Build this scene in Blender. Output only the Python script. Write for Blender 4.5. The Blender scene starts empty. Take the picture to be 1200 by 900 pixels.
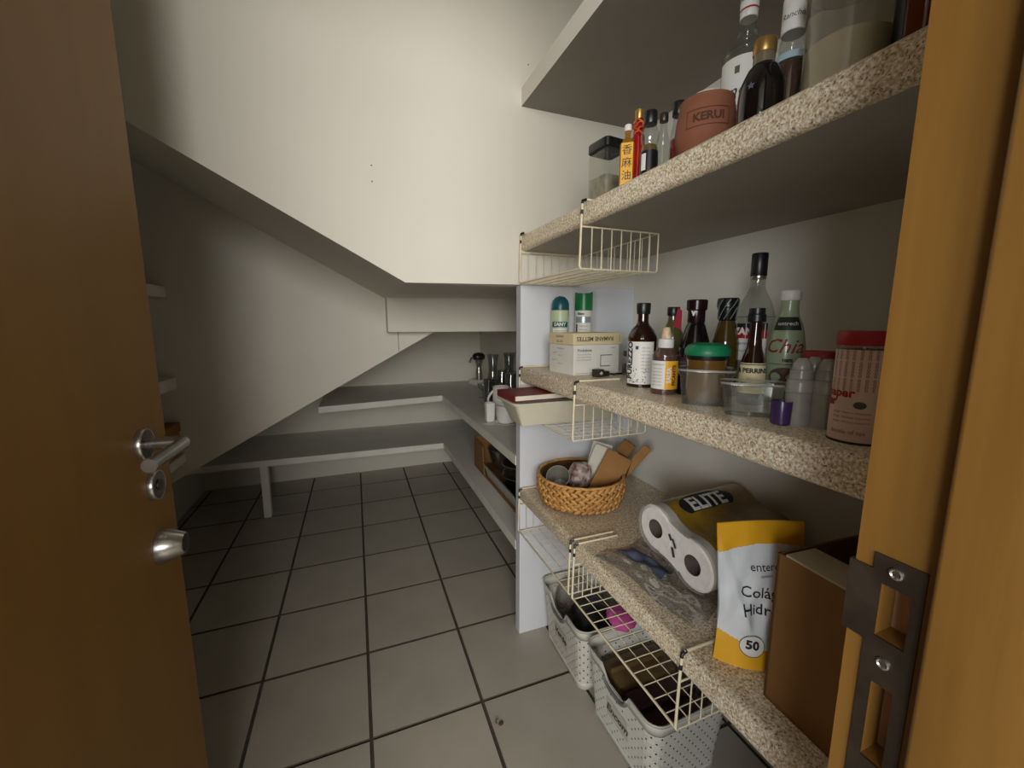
import bpy, bmesh, math, random
from mathutils import Vector, Matrix
random.seed(7)
PI = math.pi
scene = bpy.context.scene
COL = scene.collection

# ------------------------------------------------------------------ camera
CAM_H = 1.17533
def camera():
    yaw, pit, rol = 0.3669016, -0.1474478, 0.00096891
    f = Vector((math.sin(yaw)*math.cos(pit), math.cos(yaw)*math.cos(pit), math.sin(pit)))
    r = Vector((math.cos(yaw), -math.sin(yaw), 0)); u = r.cross(f)
    R = math.cos(rol)*r + math.sin(rol)*u; U = -math.sin(rol)*r + math.cos(rol)*u
    cd = bpy.data.cameras.new('camera'); cd.sensor_width = 36; cd.lens = 475.519/1200*36; cd.clip_start = 0.02
    o = bpy.data.objects.new('camera', cd); COL.objects.link(o)
    m = Matrix((R, U, -f)).transposed().to_4x4(); m.translation = (0, 0, CAM_H)
    o.matrix_world = m; scene.camera = o
camera()

# ------------------------------------------------------------------ world, light, exposure
W = bpy.data.worlds.new('world'); scene.world = W; W.use_nodes = True
W.node_tree.nodes['Background'].inputs[0].default_value = (0.80, 0.88, 1.0, 1)
W.node_tree.nodes['Background'].inputs[1].default_value = 0.35
def area(name, loc, size, size_y, energy, color, rot):
    l = bpy.data.lights.new(name, 'AREA'); l.shape = 'ELLIPSE'; l.size = size; l.size_y = size_y
    l.energy = energy; l.color = color
    o = bpy.data.objects.new(name, l); COL.objects.link(o); o.location = loc; o.rotation_euler = rot
    return o
# daylight through the kitchen window behind the camera
area('window_daylight', (-0.70, -2.62, 1.66), 2.4, 1.25, 138, (1.0, 0.972, 0.918), (math.radians(90), 0, 0))
# second kitchen window, in the wall to the left of the camera
area('side_window_daylight', (-2.16, -2.05, 1.50), 1.2, 1.1, 76, (0.93, 0.97, 1.0), (0, math.radians(-90), 0))
vs = scene.view_settings
vs.view_transform = 'Standard'; vs.look = 'None'; vs.gamma = 1; vs.use_curve_mapping = False
vs.exposure = 0.0

# ------------------------------------------------------------------ materials
def lin(c):
    return tuple(((x/255)/12.92 if x/255 <= 0.04045 else ((x/255+0.055)/1.055)**2.4) for x in c) + (1,)
MATS = {}
def mat(name, rgb, rough=0.5, metal=0.0, rgb2=None, scale=20, bump=0.0, bscale=None, rnd=0.0, coat=0.0, stretch=None, sub=0.0, detail=4, trans=0.0):
    if name in MATS: return MATS[name]
    m = bpy.data.materials.new(name); m.use_nodes = True; MATS[name] = m
    nt = m.node_tree; b = nt.nodes['Principled BSDF']
    b.inputs['Base Color'].default_value = lin(rgb); b.inputs['Roughness'].default_value = rough
    b.inputs['Metallic'].default_value = metal; b.inputs['Coat Weight'].default_value = coat
    b.inputs['Transmission Weight'].default_value = trans
    tc = nt.nodes.new('ShaderNodeTexCoord'); mp = nt.nodes.new('ShaderNodeMapping')
    nt.links.new(tc.outputs['Object'], mp.inputs[0])
    if stretch: mp.inputs['Scale'].default_value = stretch
    src = None
    rgb2 = rgb2 or tuple(max(0, c*0.93) for c in rgb)
    n = nt.nodes.new('ShaderNodeTexNoise'); n.inputs['Scale'].default_value = scale; n.inputs['Detail'].default_value = detail
    nt.links.new(mp.outputs[0], n.inputs['Vector'])
    cr = nt.nodes.new('ShaderNodeValToRGB'); cr.color_ramp.elements[0].position = 0.35; cr.color_ramp.elements[1].position = 0.68
    cr.color_ramp.elements[0].color = lin(rgb); cr.color_ramp.elements[1].color = lin(rgb2)
    nt.links.new(n.outputs['Fac'], cr.inputs[0]); src = cr.outputs[0]
    if rnd:
        oi = nt.nodes.new('ShaderNodeObjectInfo'); mr = nt.nodes.new('ShaderNodeMapRange')
        mr.inputs[3].default_value = 1-rnd; mr.inputs[4].default_value = 1+rnd*0.6
        hs = nt.nodes.new('ShaderNodeHueSaturation')
        nt.links.new(oi.outputs['Random'], mr.inputs[0]); nt.links.new(mr.outputs[0], hs.inputs['Value'])
        nt.links.new(src, hs.inputs['Color']); src = hs.outputs[0]
    nt.links.new(src, b.inputs['Base Color'])
    if bump:
        n2 = nt.nodes.new('ShaderNodeTexNoise'); n2.inputs['Scale'].default_value = bscale or scale*4; n2.inputs['Detail'].default_value = 5
        nt.links.new(mp.outputs[0], n2.inputs['Vector'])
        bp = nt.nodes.new('ShaderNodeBump'); bp.inputs['Strength'].default_value = bump; bp.inputs['Distance'].default_value = 0.002
        nt.links.new(n2.outputs['Fac'], bp.inputs['Height']); nt.links.new(bp.outputs[0], b.inputs['Normal'])
    return m
def glass(name, tint, opacity=0.0, rough=0.03, fres=0.16, body=(200, 200, 195)):
    """thin clear wall: tinted see-through, Fresnel gloss, a little milky body"""
    if name in MATS: return MATS[name]
    m = bpy.data.materials.new(name); m.use_nodes = True; MATS[name] = m
    nt = m.node_tree; nt.nodes.remove(nt.nodes['Principled BSDF']); out = nt.nodes['Material Output']
    t = nt.nodes.new('ShaderNodeBsdfTransparent'); t.inputs[0].default_value = lin(tint)
    d = nt.nodes.new('ShaderNodeBsdfDiffuse'); d.inputs[0].default_value = lin(body)
    nz = nt.nodes.new('ShaderNodeTexNoise'); nz.inputs['Scale'].default_value = 35
    tc = nt.nodes.new('ShaderNodeTexCoord'); nt.links.new(tc.outputs['Object'], nz.inputs['Vector'])
    mr = nt.nodes.new('ShaderNodeMapRange'); mr.inputs[3].default_value = opacity*0.7; mr.inputs[4].default_value = min(1, opacity*1.3)
    nt.links.new(nz.outputs['Fac'], mr.inputs[0])
    m1 = nt.nodes.new('ShaderNodeMixShader'); nt.links.new(mr.outputs[0], m1.inputs[0])
    nt.links.new(t.outputs[0], m1.inputs[1]); nt.links.new(d.outputs[0], m1.inputs[2])
    g = nt.nodes.new('ShaderNodeBsdfGlossy'); g.inputs['Roughness'].default_value = rough
    fr = nt.nodes.new('ShaderNodeLayerWeight'); fr.inputs[0].default_value = 0.5
    pw = nt.nodes.new('ShaderNodeMath'); pw.operation = 'POWER'; pw.inputs[1].default_value = 3.5
    nt.links.new(fr.outputs['Facing'], pw.inputs[0])
    mu = nt.nodes.new('ShaderNodeMath'); mu.operation = 'MULTIPLY_ADD'; mu.inputs[1].default_value = 0.55; mu.inputs[2].default_value = fres*0.35
    nt.links.new(pw.outputs[0], mu.inputs[0])
    m2 = nt.nodes.new('ShaderNodeMixShader'); nt.links.new(mu.outputs[0], m2.inputs[0])
    nt.links.new(m1.outputs[0], m2.inputs[1]); nt.links.new(g.outputs[0], m2.inputs[2])
    nt.links.new(m2.outputs[0], out.inputs[0])
    return m
def granite():
    m = bpy.data.materials.new('speckled_stone'); m.use_nodes = True; MATS['granite'] = m
    nt = m.node_tree; b = nt.nodes['Principled BSDF']; b.inputs['Roughness'].default_value = 0.38
    tc = nt.nodes.new('ShaderNodeTexCoord')
    def ramp(src, stops):
        r = nt.nodes.new('ShaderNodeValToRGB'); e = r.color_ramp.elements
        while len(e) < len(stops): e.new(0.5)
        for k, (p, c) in enumerate(stops): e[k].position = p; e[k].color = lin(c)
        nt.links.new(src, r.inputs[0]); return r.outputs[0]
    n = nt.nodes.new('ShaderNodeTexNoise'); n.inputs['Scale'].default_value = 260; n.inputs['Detail'].default_value = 3
    nt.links.new(tc.outputs['Object'], n.inputs['Vector'])
    base = ramp(n.outputs['Fac'], [(0.30, (140, 112, 80)), (0.42, (206, 186, 154)), (0.54, (228, 213, 186)), (0.66, (252, 246, 232))])
    n2 = nt.nodes.new('ShaderNodeTexNoise'); n2.inputs['Scale'].default_value = 420; n2.inputs['Detail'].default_value = 2
    nt.links.new(tc.outputs['Object'], n2.inputs['Vector'])
    sp = ramp(n2.outputs['Fac'], [(0.33, (112, 86, 62)), (0.40, (255, 255, 255))])
    mx = nt.nodes.new('ShaderNodeMix'); mx.data_type = 'RGBA'; mx.blend_type = 'MULTIPLY'; mx.inputs[0].default_value = 0.85
    nt.links.new(base, mx.inputs[6]); nt.links.new(sp, mx.inputs[7]); nt.links.new(mx.outputs[2], b.inputs['Base Color'])
    return m
granite()
M_WALL = mat('wall_paint', (226, 222, 210), 0.62, rgb2=(221, 216, 204), scale=2.2, bump=0.05, bscale=120)
M_KITCH = mat('kitchen_paint', (122, 114, 104), 0.7, rgb2=(114, 106, 97), scale=2)
M_WALLW = mat('wall_paint_cool', (222, 225, 232), 0.6, rgb2=(217, 220, 227), scale=2.5, bump=0.04, bscale=110)
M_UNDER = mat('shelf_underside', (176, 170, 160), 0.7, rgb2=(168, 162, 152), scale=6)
M_BENCH = mat('bench_top', (214, 212, 206), 0.5, rgb2=(207, 205, 199), scale=7)
M_EDGE = mat('white_edge', (232, 230, 222), 0.45, rgb2=(222, 219, 210), scale=9)
M_TILE = mat('floor_tile', (177, 171, 159), 0.36, rgb2=(168, 162, 150), scale=5, bump=0.05, bscale=60, rnd=0.05)
M_GROUT = mat('grout', (88, 79, 67), 0.9, rgb2=(70, 62, 53), scale=30, bump=0.2)
M_DOOR = mat('door_veneer', (136, 97, 30), 0.52, rgb2=(129, 91, 26), scale=3, stretch=(1, 6, 1.0), bump=0.02)
M_JAMB = mat('jamb_wood', (128, 92, 40), 0.45, rgb2=(118, 83, 34), scale=6, stretch=(12, 12, 0.8), bump=0.03)
M_RAW = mat('raw_wood', (176, 132, 92), 0.8, rgb2=(132, 94, 62), scale=18, stretch=(6, 6, 1), bump=0.2)
M_STEEL = mat('brushed_steel', (186, 184, 180), 0.27, 0.95, rgb2=(170, 168, 164), scale=60)
M_DSTEEL = mat('dark_bronze_steel', (92, 82, 70), 0.42, 0.75, rgb2=(74, 64, 54), scale=40)
M_BLACK = mat('black_plastic', (20, 20, 21), 0.35, rgb2=(28, 28, 29), scale=30)
M_WIRE = mat('cream_wire', (233, 222, 194), 0.42, rgb2=(222, 208, 176), scale=40)
M_WHITE = mat('white_plastic', (232, 230, 224), 0.4, rgb2=(224, 221, 214), scale=20)
M_CHALK = mat('white_ceramic', (240, 239, 234), 0.25, rgb2=(234, 232, 226), scale=15)
M_CARD = mat('cardboard', (140, 99, 52), 0.85, rgb2=(129, 90, 46), scale=9, bump=0.08, bscale=160)
M_CARDL = mat('cardboard_inner', (205, 192, 166), 0.85, rgb2=(196, 182, 155), scale=9)
M_KRAFT = mat('kraft_paper', (176, 128, 74), 0.8, rgb2=(160, 112, 62), scale=14, bump=0.15, bscale=40)
M_PAPER = mat('off_white_paper', (226, 222, 208), 0.8, rgb2=(214, 208, 192), scale=12)
M_INK = mat('black_ink', (26, 26, 28), 0.6, rgb2=(34, 34, 36), scale=50)
M_GREYINK = mat('grey_ink', (126, 126, 128), 0.7, rgb2=(112, 112, 114), scale=50)

# ------------------------------------------------------------------ geometry helpers
class G:
    def __init__(s): s.v = []; s.f = []; s.m = []
    def add(s, v, f, m=0):
        o = len(s.v); s.v += [tuple(p) for p in v]; s.f += [tuple(i+o for i in q) for q in f]; s.m += [m]*len(f); return s
    def box(s, x0, x1, y0, y1, z0, z1, m=0, bev=0, seg=2):
        if bev:
            bm = bmesh.new(); bmesh.ops.create_cube(bm, size=1)
            for v in bm.verts:
                v.co = Vector((x0+(v.co.x+.5)*(x1-x0), y0+(v.co.y+.5)*(y1-y0), z0+(v.co.z+.5)*(z1-z0)))
            bmesh.ops.bevel(bm, geom=list(bm.edges), offset=bev, segments=seg, affect='EDGES', profile=0.5)
            return s.bm(bm, m)
        v = [(x, y, z) for z in (z0, z1) for y in (y0, y1) for x in (x0, x1)]
        return s.add(v, [(0, 2, 3, 1), (4, 5, 7, 6), (0, 1, 5, 4), (2, 6, 7, 3), (0, 4, 6, 2), (1, 3, 7, 5)], m)
    def bm(s, bm, m=0):
        bm.verts.index_update()
        s.add([v.co[:] for v in bm.verts], [[v.index for v in f.verts] for f in bm.faces], m); bm.free(); return s
    def lathe(s, prof, seg=28, m=0, sx=1, sy=1, cx=0, cy=0, a0=0.0, cap=True):
        v = []; f = []
        for r, z in prof:
            for k in range(seg):
                a = a0+2*PI*k/seg; v.append((cx+r*sx*math.cos(a), cy+r*sy*math.sin(a), z))
        n = len(prof)
        for i in range(n-1):
            for k in range(seg):
                k2 = (k+1) % seg; f.append((i*seg+k, i*seg+k2, (i+1)*seg+k2, (i+1)*seg+k))
        if cap:
            if prof[0][0] > 1e-5: f.append(tuple(range(seg-1, -1, -1)))
            if prof[-1][0] > 1e-5: f.append(tuple((n-1)*seg+k for k in range(seg)))
        return s.add(v, f, m)
    def rlathe(s, prof, hx, hy, rad, seg=5, m=0, cap=True):
        """stack of rounded rectangles; prof = [(scale or inset, z)] as (dx, z): half sizes hx+dx, hy+dx"""
        v = []; f = []; N = 0
        for dx, z in prof:
            X, Y = hx+dx, hy+dx; r = max(0.0005, min(rad+dx*0.5, X*0.98, Y*0.98)); ring = []
            for q, (sx, sy) in enumerate(((1, 1), (-1, 1), (-1, -1), (1, -1))):
                for k in range(seg+1):
                    a = PI/2*q + PI/2*k/seg
                    ring.append((sx*(X-r)+r*math.cos(a), sy*(Y-r)+r*math.sin(a), z))
            N = len(ring); v += ring
        n = len(prof)
        for i in range(n-1):
            for k in range(N):
                k2 = (k+1) % N; f.append((i*N+k, i*N+k2, (i+1)*N+k2, (i+1)*N+k))
        if cap:
            f.append(tuple(range(N-1, -1, -1))); f.append(tuple((n-1)*N+k for k in range(N)))
        return s.add(v, f, m)
    def tube(s, pts, r, seg=8, m=0, cap=True):
        pts = [Vector(p) for p in pts]; v = []; f = []; n = len(pts); up = None
        for i, p in enumerate(pts):
            d = (pts[min(i+1, n-1)]-pts[max(i-1, 0)]).normalized()
            if up is None:
                up = Vector((0, 0, 1)) if abs(d.z) < 0.9 else Vector((1, 0, 0))
            a = d.cross(up)
            if a.length < 1e-4: a = d.cross(Vector((1, 0.3, 0)))
            a.normalize(); b = a.cross(d).normalized(); up = b
            rr = r[i] if isinstance(r, (list, tuple)) else r
            for k in range(seg):
                t = 2*PI*k/seg; v.append(p + rr*(math.cos(t)*a + math.sin(t)*b))
        for i in range(n-1):
            for k in range(seg):
                k2 = (k+1) % seg; f.append((i*seg+k, i*seg+k2, (i+1)*seg+k2, (i+1)*seg+k))
        if cap: f.append(tuple(range(seg-1, -1, -1))); f.append(tuple((n-1)*seg+k for k in range(seg)))
        return s.add(v, f, m)
    def prism(s, poly, a, b, axis='z', m=0):
        """extrude a 2D polygon between a and b along axis. axis y: poly=(x,z); axis x: poly=(y,z); axis z: poly=(x,y)"""
        def P(p, t): return {'z': (p[0], p[1], t), 'y': (p[0], t, p[1]), 'x': (t, p[0], p[1])}[axis]
        n = len(poly); v = [P(p, a) for p in poly] + [P(p, b) for p in poly]
        f = [tuple(range(n-1, -1, -1)), tuple(range(n, 2*n))] + [(i, (i+1) % n, n+(i+1) % n, n+i) for i in range(n)]
        return s.add(v, f, m)
    def grid(s, fn, nu, nv, m=0, closed=False):
        v = [fn(i/nu, j/nv) for j in range(nv+1) for i in range(nu+1)]
        f = [(j*(nu+1)+i, j*(nu+1)+i+1, (j+1)*(nu+1)+i+1, (j+1)*(nu+1)+i) for j in range(nv) for i in range(nu)]
        return s.add(v, f, m)
    def map(s, fn): s.v = [tuple(fn(*p)) for p in s.v]; return s
    def mesh(s, name, mats, smooth=None, fix=True):
        me = bpy.data.meshes.new(name); me.from_pydata(s.v, [], s.f)
        if not isinstance(mats, (list, tuple)): mats = [mats]
        for q in mats: me.materials.append(q)
        me.polygons.foreach_set('material_index', s.m)
        if fix:
            bm = bmesh.new(); bm.from_mesh(me); bmesh.ops.recalc_face_normals(bm, faces=bm.faces); bm.to_mesh(me); bm.free()
        if smooth is not None:
            me.polygons.foreach_set('use_smooth', [True]*len(me.polygons))
            try: me.set_sharp_from_angle(angle=math.radians(smooth))
            except Exception: pass
        me.update(); return me
    def build(s, name, mats, parent=None, smooth=None, loc=None, rot=None, label=None, fix=True):
        o = bpy.data.objects.new(name, s.mesh(name, mats, smooth, fix)); COL.objects.link(o)
        if parent: o.parent = parent
        if loc: o.location = loc
        if rot: o.rotation_euler = rot
        if label: o['label'] = label
        return o
def thing(name, label, cat, loc=(0, 0, 0), rotz=0, group=None, rot=None):
    o = bpy.data.objects.new(name, None); COL.objects.link(o); o.empty_display_size = 0.03
    o.location = loc; o.rotation_euler = rot or (0, 0, rotz); return tag(o, label, cat, group)
def tag(o, label, cat, group=None):
    o['label'] = label; o['category'] = cat
    if group: o['group'] = group
    return o
def struct(o, label=None):
    o['kind'] = 'structure'
    if label: o['label'] = label
    return o
def inst(src, parent, loc=None, rot=None, scale=None, name=None):
    c = src.copy(); COL.objects.link(c); c.parent = parent
    if loc is not None: c.location = loc
    if rot is not None: c.rotation_euler = rot
    if scale is not None: c.scale = scale
    return c
TXT = {}
def text_geo(body, size, align='CENTER', shear=0.0, bold=0.0, fine=0):
    key = (body, size, align, shear, bold, fine)
    if key not in TXT:
        cu = bpy.data.curves.new('t', 'FONT'); cu.body = body; cu.size = size; cu.align_x = align; cu.align_y = 'CENTER'
        cu.resolution_u = 2; cu.shear = shear; cu.offset = bold
        ob = bpy.data.objects.new('t', cu); me = ob.to_mesh()
        if fine:
            bm = bmesh.new(); bm.from_mesh(me)
            for _ in range(4):
                e = [x for x in bm.edges if x.calc_length() > fine]
                if not e: break
                bmesh.ops.subdivide_edges(bm, edges=e, cuts=1); bmesh.ops.triangulate(bm, faces=bm.faces)
            bm.to_mesh(me); bm.free()
        TXT[key] = ([tuple(v.co) for v in me.vertices], [tuple(p.vertices) for p in me.polygons])
        ob.to_mesh_clear(); bpy.data.objects.remove(ob); bpy.data.curves.remove(cu)
    return TXT[key]
def put_text(g, body, size, fn, x=0, y=0, ang=0, align='CENTER', m=0, sx=1.0, shear=0.0, bold=0.0, fine=0):
    v, f = text_geo(body, size, align, shear, bold, fine); c, s_ = math.cos(ang), math.sin(ang)
    g.add([fn(x+(p[0]*sx*c-p[1]*s_), y+(p[0]*sx*s_+p[1]*c)) for p in v], f, m)
def put_rect(g, fn, x0, x1, y0, y1, m=0, n=1):
    for k in range(n):
        a = x0+(x1-x0)*k/n; b = x0+(x1-x0)*(k+1)/n
        g.add([fn(a, y0), fn(b, y0), fn(b, y1), fn(a, y1)], [(0, 1, 2, 3)], m)
def cyl(r, a0, z0=0): return lambda x, y: (r*math.cos(a0+x/r), r*math.sin(a0+x/r), z0+y)
def prof_map(rfun, a0, off=0.0006):
    def fn(x, y):
        r = rfun(y)+off; a = a0+x/rfun(y); return (r*math.cos(a), r*math.sin(a), y)
    return fn
def pick(prof):
    """radius of a lathe profile at height z"""
    def rf(z):
        for (r0, z0), (r1, z1) in zip(prof, prof[1:]):
            if z0 <= z <= z1 and z1 > z0: return r0+(r1-r0)*(z-z0)/(z1-z0)
        return prof[-1][0]
    return rf
def smoothp(pts, n=5):
    """Catmull-Rom through profile points"""
    out = []
    P = [pts[0]]+list(pts)+[pts[-1]]
    for i in range(1, len(P)-2):
        for k in range(n):
            t = k/n; q = []
            for d in (0, 1):
                a, b, c, e = P[i-1][d], P[i][d], P[i+1][d], P[i+2][d]
                q.append(0.5*(2*b+(c-a)*t+(2*a-5*b+4*c-e)*t*t+(3*b-a-3*c+e)*t**3))
            out.append((max(0.0, q[0]), q[1]))
    out.append(pts[-1]); return out

# ------------------------------------------------------------------ room shell
XR, XL, YB, ZC, YP = 0.99, -1.05, 3.34, 2.42, 1.293
SHX = 0.528
fl = struct(G().box(XL, XR, -0.3, YB, -0.06, -0.006).build('floor', M_GROUT))
xs = [-0.0159+0.33*k for k in range(-4, 5)]; ys = [1.0752+0.33*k for k in range(-5, 8)]
tile_full = None
for i in range(len(xs)-1):
    for j in range(len(ys)-1):
        x0, x1 = max(xs[i]+0.004, XL), min(xs[i+1]-0.004, XR); y0, y1 = max(ys[j]+0.004, -0.3), min(ys[j+1]-0.004, YB)
        if x1-x0 < 0.01 or y1-y0 < 0.01: continue
        hx, hy = (x1-x0)/2, (y1-y0)/2; c = ((x0+x1)/2, (y0+y1)/2, 0)
        if abs(hx-0.161) < 1e-5 and abs(hy-0.161) < 1e-5 and tile_full:
            inst(tile_full, fl, c, (0, 0, 0))
        else:
            b = 0.0012
            o = G().add([(-hx, -hy, -.007), (hx, -hy, -.007), (hx, hy, -.007), (-hx, hy, -.007), (-hx, -hy, -b), (hx, -hy, -b), (hx, hy, -b), (-hx, hy, -b),
                         (-hx+b, -hy+b, 0), (hx-b, -hy+b, 0), (hx-b, hy-b, 0), (-hx+b, hy-b, 0)],
                        [(0, 1, 5, 4), (1, 2, 6, 5), (2, 3, 7, 6), (3, 0, 4, 7), (4, 5, 9, 8), (5, 6, 10, 9), (6, 7, 11, 10), (7, 4, 8, 11), (8, 9, 10, 11)])
            o.m = [1]*8+[0]; o = o.build('tile', [M_TILE, M_GROUT], fl, loc=c)
            if abs(hx-0.161) < 1e-5 and abs(hy-0.161) < 1e-5: tile_full = o
struct(G().box(XL-.05, XR+.05, -0.3, YB+.05, ZC, ZC+.05).build('ceiling', M_WALL))
struct(G().box(XR, XR+.05, 0.02, YB+.05, -.06, ZC).build('wall_right', M_WALL))
struct(G().box(XL-.05, XL, 0.02, YB+.05, -.06, ZC).build('wall_left', M_WALL))
struct(G().box(XL, XR, YB, YB+.05, -.06, ZC).build('wall_back', M_WALL))
ZS = 1.305
def sof(x): return 1.2986 - 0.554*(x-0.1504)
g = G().prism([(XL, ZC), (XL, sof(XL)), (0.1504, 1.2986), (SHX, ZS), (SHX+.002, ZS), (SHX+.002, ZC)], YP, YP+.04, 'y')
g.box(SHX+.002, XR, YP, YP+.04, ZS, 1.88); g.box(SHX+.002, XR, YP+.012, YP+.04, 1.88, ZC)
struct(g.build('wall_stair', M_WALL), 'white wall closing the stairs, cut along the slope of the flight')
g = G().prism([(XL, sof(XL)), (0.1504, 1.2986), (XR, ZS+.004), (XR, ZS+.1), (0.16, ZS+.1), (XL, sof(XL)+.1)], YP+.04, YB, 'y')
struct(g.build('ceiling_stair_soffit', M_WALL), 'sloping underside of the upper stair flight')
def dg(x): return 1.123+0.5586*(x-0.375)
g = G().prism([(XL, dg(XL)), (0.206, dg(.206)), (0.206, 1.275), (0.1504, 1.302), (XL, sof(XL)+.004)], 2.17, 2.21, 'y')
g.prism([(0.2085, dg(.2085)), (0.43, dg(.43)), (0.43, 1.28), (0.2085, 1.28)], 2.17, 2.21, 'y')
struct(g.build('wall_stair_lower', M_WALL), 'pale grey side wall of the lower stair flight with a diagonal bottom edge')
struct(G().box(0.15, XR, 2.06, YB, 1.135, ZS+.01).build('trim_landing_beam', M_WALL), 'boxed beam under the stair landing')
g = G().prism([(XL, dg(XL)+.002), (0.43, dg(.43)+.002), (0.43, dg(.43)+.06), (XL, dg(XL)+.06)], 2.21, YB, 'y')
struct(g.build('ceiling_lower_flight_soffit', M_WALL), 'underside of the lower stair flight')
struct(G().box(SHX, XR, YP, YP+.04, 0, ZS, bev=0.0015, seg=1).build('wall_partition', M_WALLW), 'white upright panel between the stone shelves and the stair nook')
# loft slab above the shelves
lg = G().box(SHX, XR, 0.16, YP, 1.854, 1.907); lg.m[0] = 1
struct(lg.build('trim_loft_slab', [M_WALL, mat('loft_underside_shade', (146, 140, 132), 0.8, rgb2=(138, 132, 124), scale=5)]), 'white overhead slab above the top stone shelf')  # underside shade is put into its darker grey
# front wall with the doorway
g = G().box(XL-.05, -0.385, 0.02, 0.15, -.06, ZC); g.box(0.385, XR+.05, 0.02, 0.15, -.06, ZC); g.box(-0.385, 0.385, 0.02, 0.15, 2.05, ZC)
struct(g.build('wall_front', M_WALL))
# kitchen behind the camera
g = G().box(-2.2, 1.6, -2.7, 0.02, -.06, -0.004)
struct(g.build('floor_kitchen', M_TILE))
g = G().box(-2.2, 1.6, -2.75, -2.7, 0, 0.66); g.box(-2.2, 1.6, -2.75, -2.7, 2.34, ZC); g.box(-2.2, -1.94, -2.75, -2.7, 0.66, 2.34); g.box(0.54, 1.6, -2.75, -2.7, 0.66, 2.34)
struct(g.build('wall_kitchen', M_KITCH))
g = G().box(-1.94, -1.89, -2.74, -2.70, 0.66, 2.34); g.box(0.49, 0.54, -2.74, -2.70, 0.66, 2.34); g.box(-1.89, 0.49, -2.74, -2.70, 0.66, 0.71); g.box(-1.89, 0.49, -2.74, -2.70, 2.29, 2.34); g.box(-0.725, -0.675, -2.74, -2.70, 0.71, 2.29)
struct(g.build('window_1', M_WHITE))
g = G().box(-2.25, -2.2, -2.75, -2.62, 0, ZC); g.box(-2.25, -2.2, -1.48, 0.02, 0, ZC); g.box(-2.25, -2.2, -2.62, -1.48, 0, 0.88); g.box(-2.25, -2.2, -2.62, -1.48, 2.12, ZC)
struct(g.build('wall_kitchen_left', M_KITCH))
g = G().box(-2.24, -2.20, -2.62, -2.58, 0.88, 2.12); g.box(-2.24, -2.20, -1.52, -1.48, 0.88, 2.12); g.box(-2.24, -2.20, -2.58, -1.52, 0.88, 0.92); g.box(-2.24, -2.20, -2.58, -1.52, 2.08, 2.12)
struct(g.build('window_2', M_WHITE))
struct(G().box(1.6, 1.65, -2.75, 0.02, 0, ZC).build('wall_kitchen_right', M_KITCH))
struct(G().box(-2.2, 1.6, -2.75, -0.3, ZC, ZC+.05).build('ceiling_kitchen', M_KITCH))

# ------------------------------------------------------------------ stone shelves
def stone_shelf(z0, z1, label):
    r = 0.013; n = 6; pr = []
    for k in range(n+1):
        a = PI + PI/2*k/n; pr.append((SHX+r+r*math.cos(a), z0+r+r*math.sin(a)))
    top = []
    for k in range(n+1):
        a = PI/2 + PI/2*k/n; top.append((SHX+r+r*math.cos(a), z1-r+r*math.sin(a)))
    # ring order: back-top, front top arc (to front), bottom arc, back-bottom
    poly = [(XR, z1)] + top + pr + [(XR, z0)]
    root = thing('stone_shelf', label, 'shelf', (0, 0, 0))
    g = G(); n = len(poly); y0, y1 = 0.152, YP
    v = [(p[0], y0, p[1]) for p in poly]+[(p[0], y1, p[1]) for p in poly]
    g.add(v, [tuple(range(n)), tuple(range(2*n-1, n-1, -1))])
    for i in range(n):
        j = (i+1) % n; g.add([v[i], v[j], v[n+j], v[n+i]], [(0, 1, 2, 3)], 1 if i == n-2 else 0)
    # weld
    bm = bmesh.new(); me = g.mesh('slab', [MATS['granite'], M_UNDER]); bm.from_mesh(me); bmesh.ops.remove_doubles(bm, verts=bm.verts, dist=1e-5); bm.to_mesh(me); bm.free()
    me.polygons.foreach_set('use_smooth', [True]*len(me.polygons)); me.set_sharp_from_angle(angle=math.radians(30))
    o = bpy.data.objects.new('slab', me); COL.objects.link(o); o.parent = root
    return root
Z1, Z2, Z3 = 1.464, 1.026, 0.587
stone_shelf(1.413, Z1, 'topmost speckled beige stone shelf holding the rum bottles and clay pot')
stone_shelf(0.9735, Z2, 'middle speckled beige stone shelf crowded with sauce bottles')
stone_shelf(0.538, Z3, 'lowest speckled beige stone shelf with woven basket and toilet paper')

# ------------------------------------------------------------------ L-shaped bench shelves under the stairs
def bench(z1, th, xl, yl, yr, xe, label, post=False):
    root = thing('bench_shelf', label, 'shelf', (0, 0, 0))
    poly = [(xl, yl), (xe, yr), (xe, YP+.04), (XR, YP+.04), (XR, YB), (xl, YB)]
    G().prism(poly, z1-th, z1, 'z').build('board', M_BENCH, root)
    def strip(a, b, nx, ny):
        e = 0.006
        return [(a[0], a[1]), (b[0], b[1]), (b[0]+nx*e, b[1]+ny*e), (a[0]+nx*e, a[1]+ny*e)]
    G().prism(strip((xl, yl), (xe-.0005, yr), 0, -1), z1-th-.002, z1+.0015, 'z').build('edge_strip', M_EDGE, root)
    G().prism(strip((xe, yr-.006), (xe, YP+.04), -1, 0), z1-th-.002, z1+.0015, 'z').build('edge_strip', M_EDGE, root)
    if post:
        G().box(-0.575, -0.535, yl-.004, yl+.045, 0, z1-th, bev=0.002, seg=1).build('post', M_EDGE, root)
    return root
bench(0.363, 0.034, XL, 2.72, 2.69, 0.532, 'lower grey bench shelf with white edge, on a short post above the tiles', True)
bench(0.695, 0.033, -0.22, 2.56, 2.69, 0.532, 'upper grey bench shelf with white edge holding glassware under the stairs')
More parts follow.
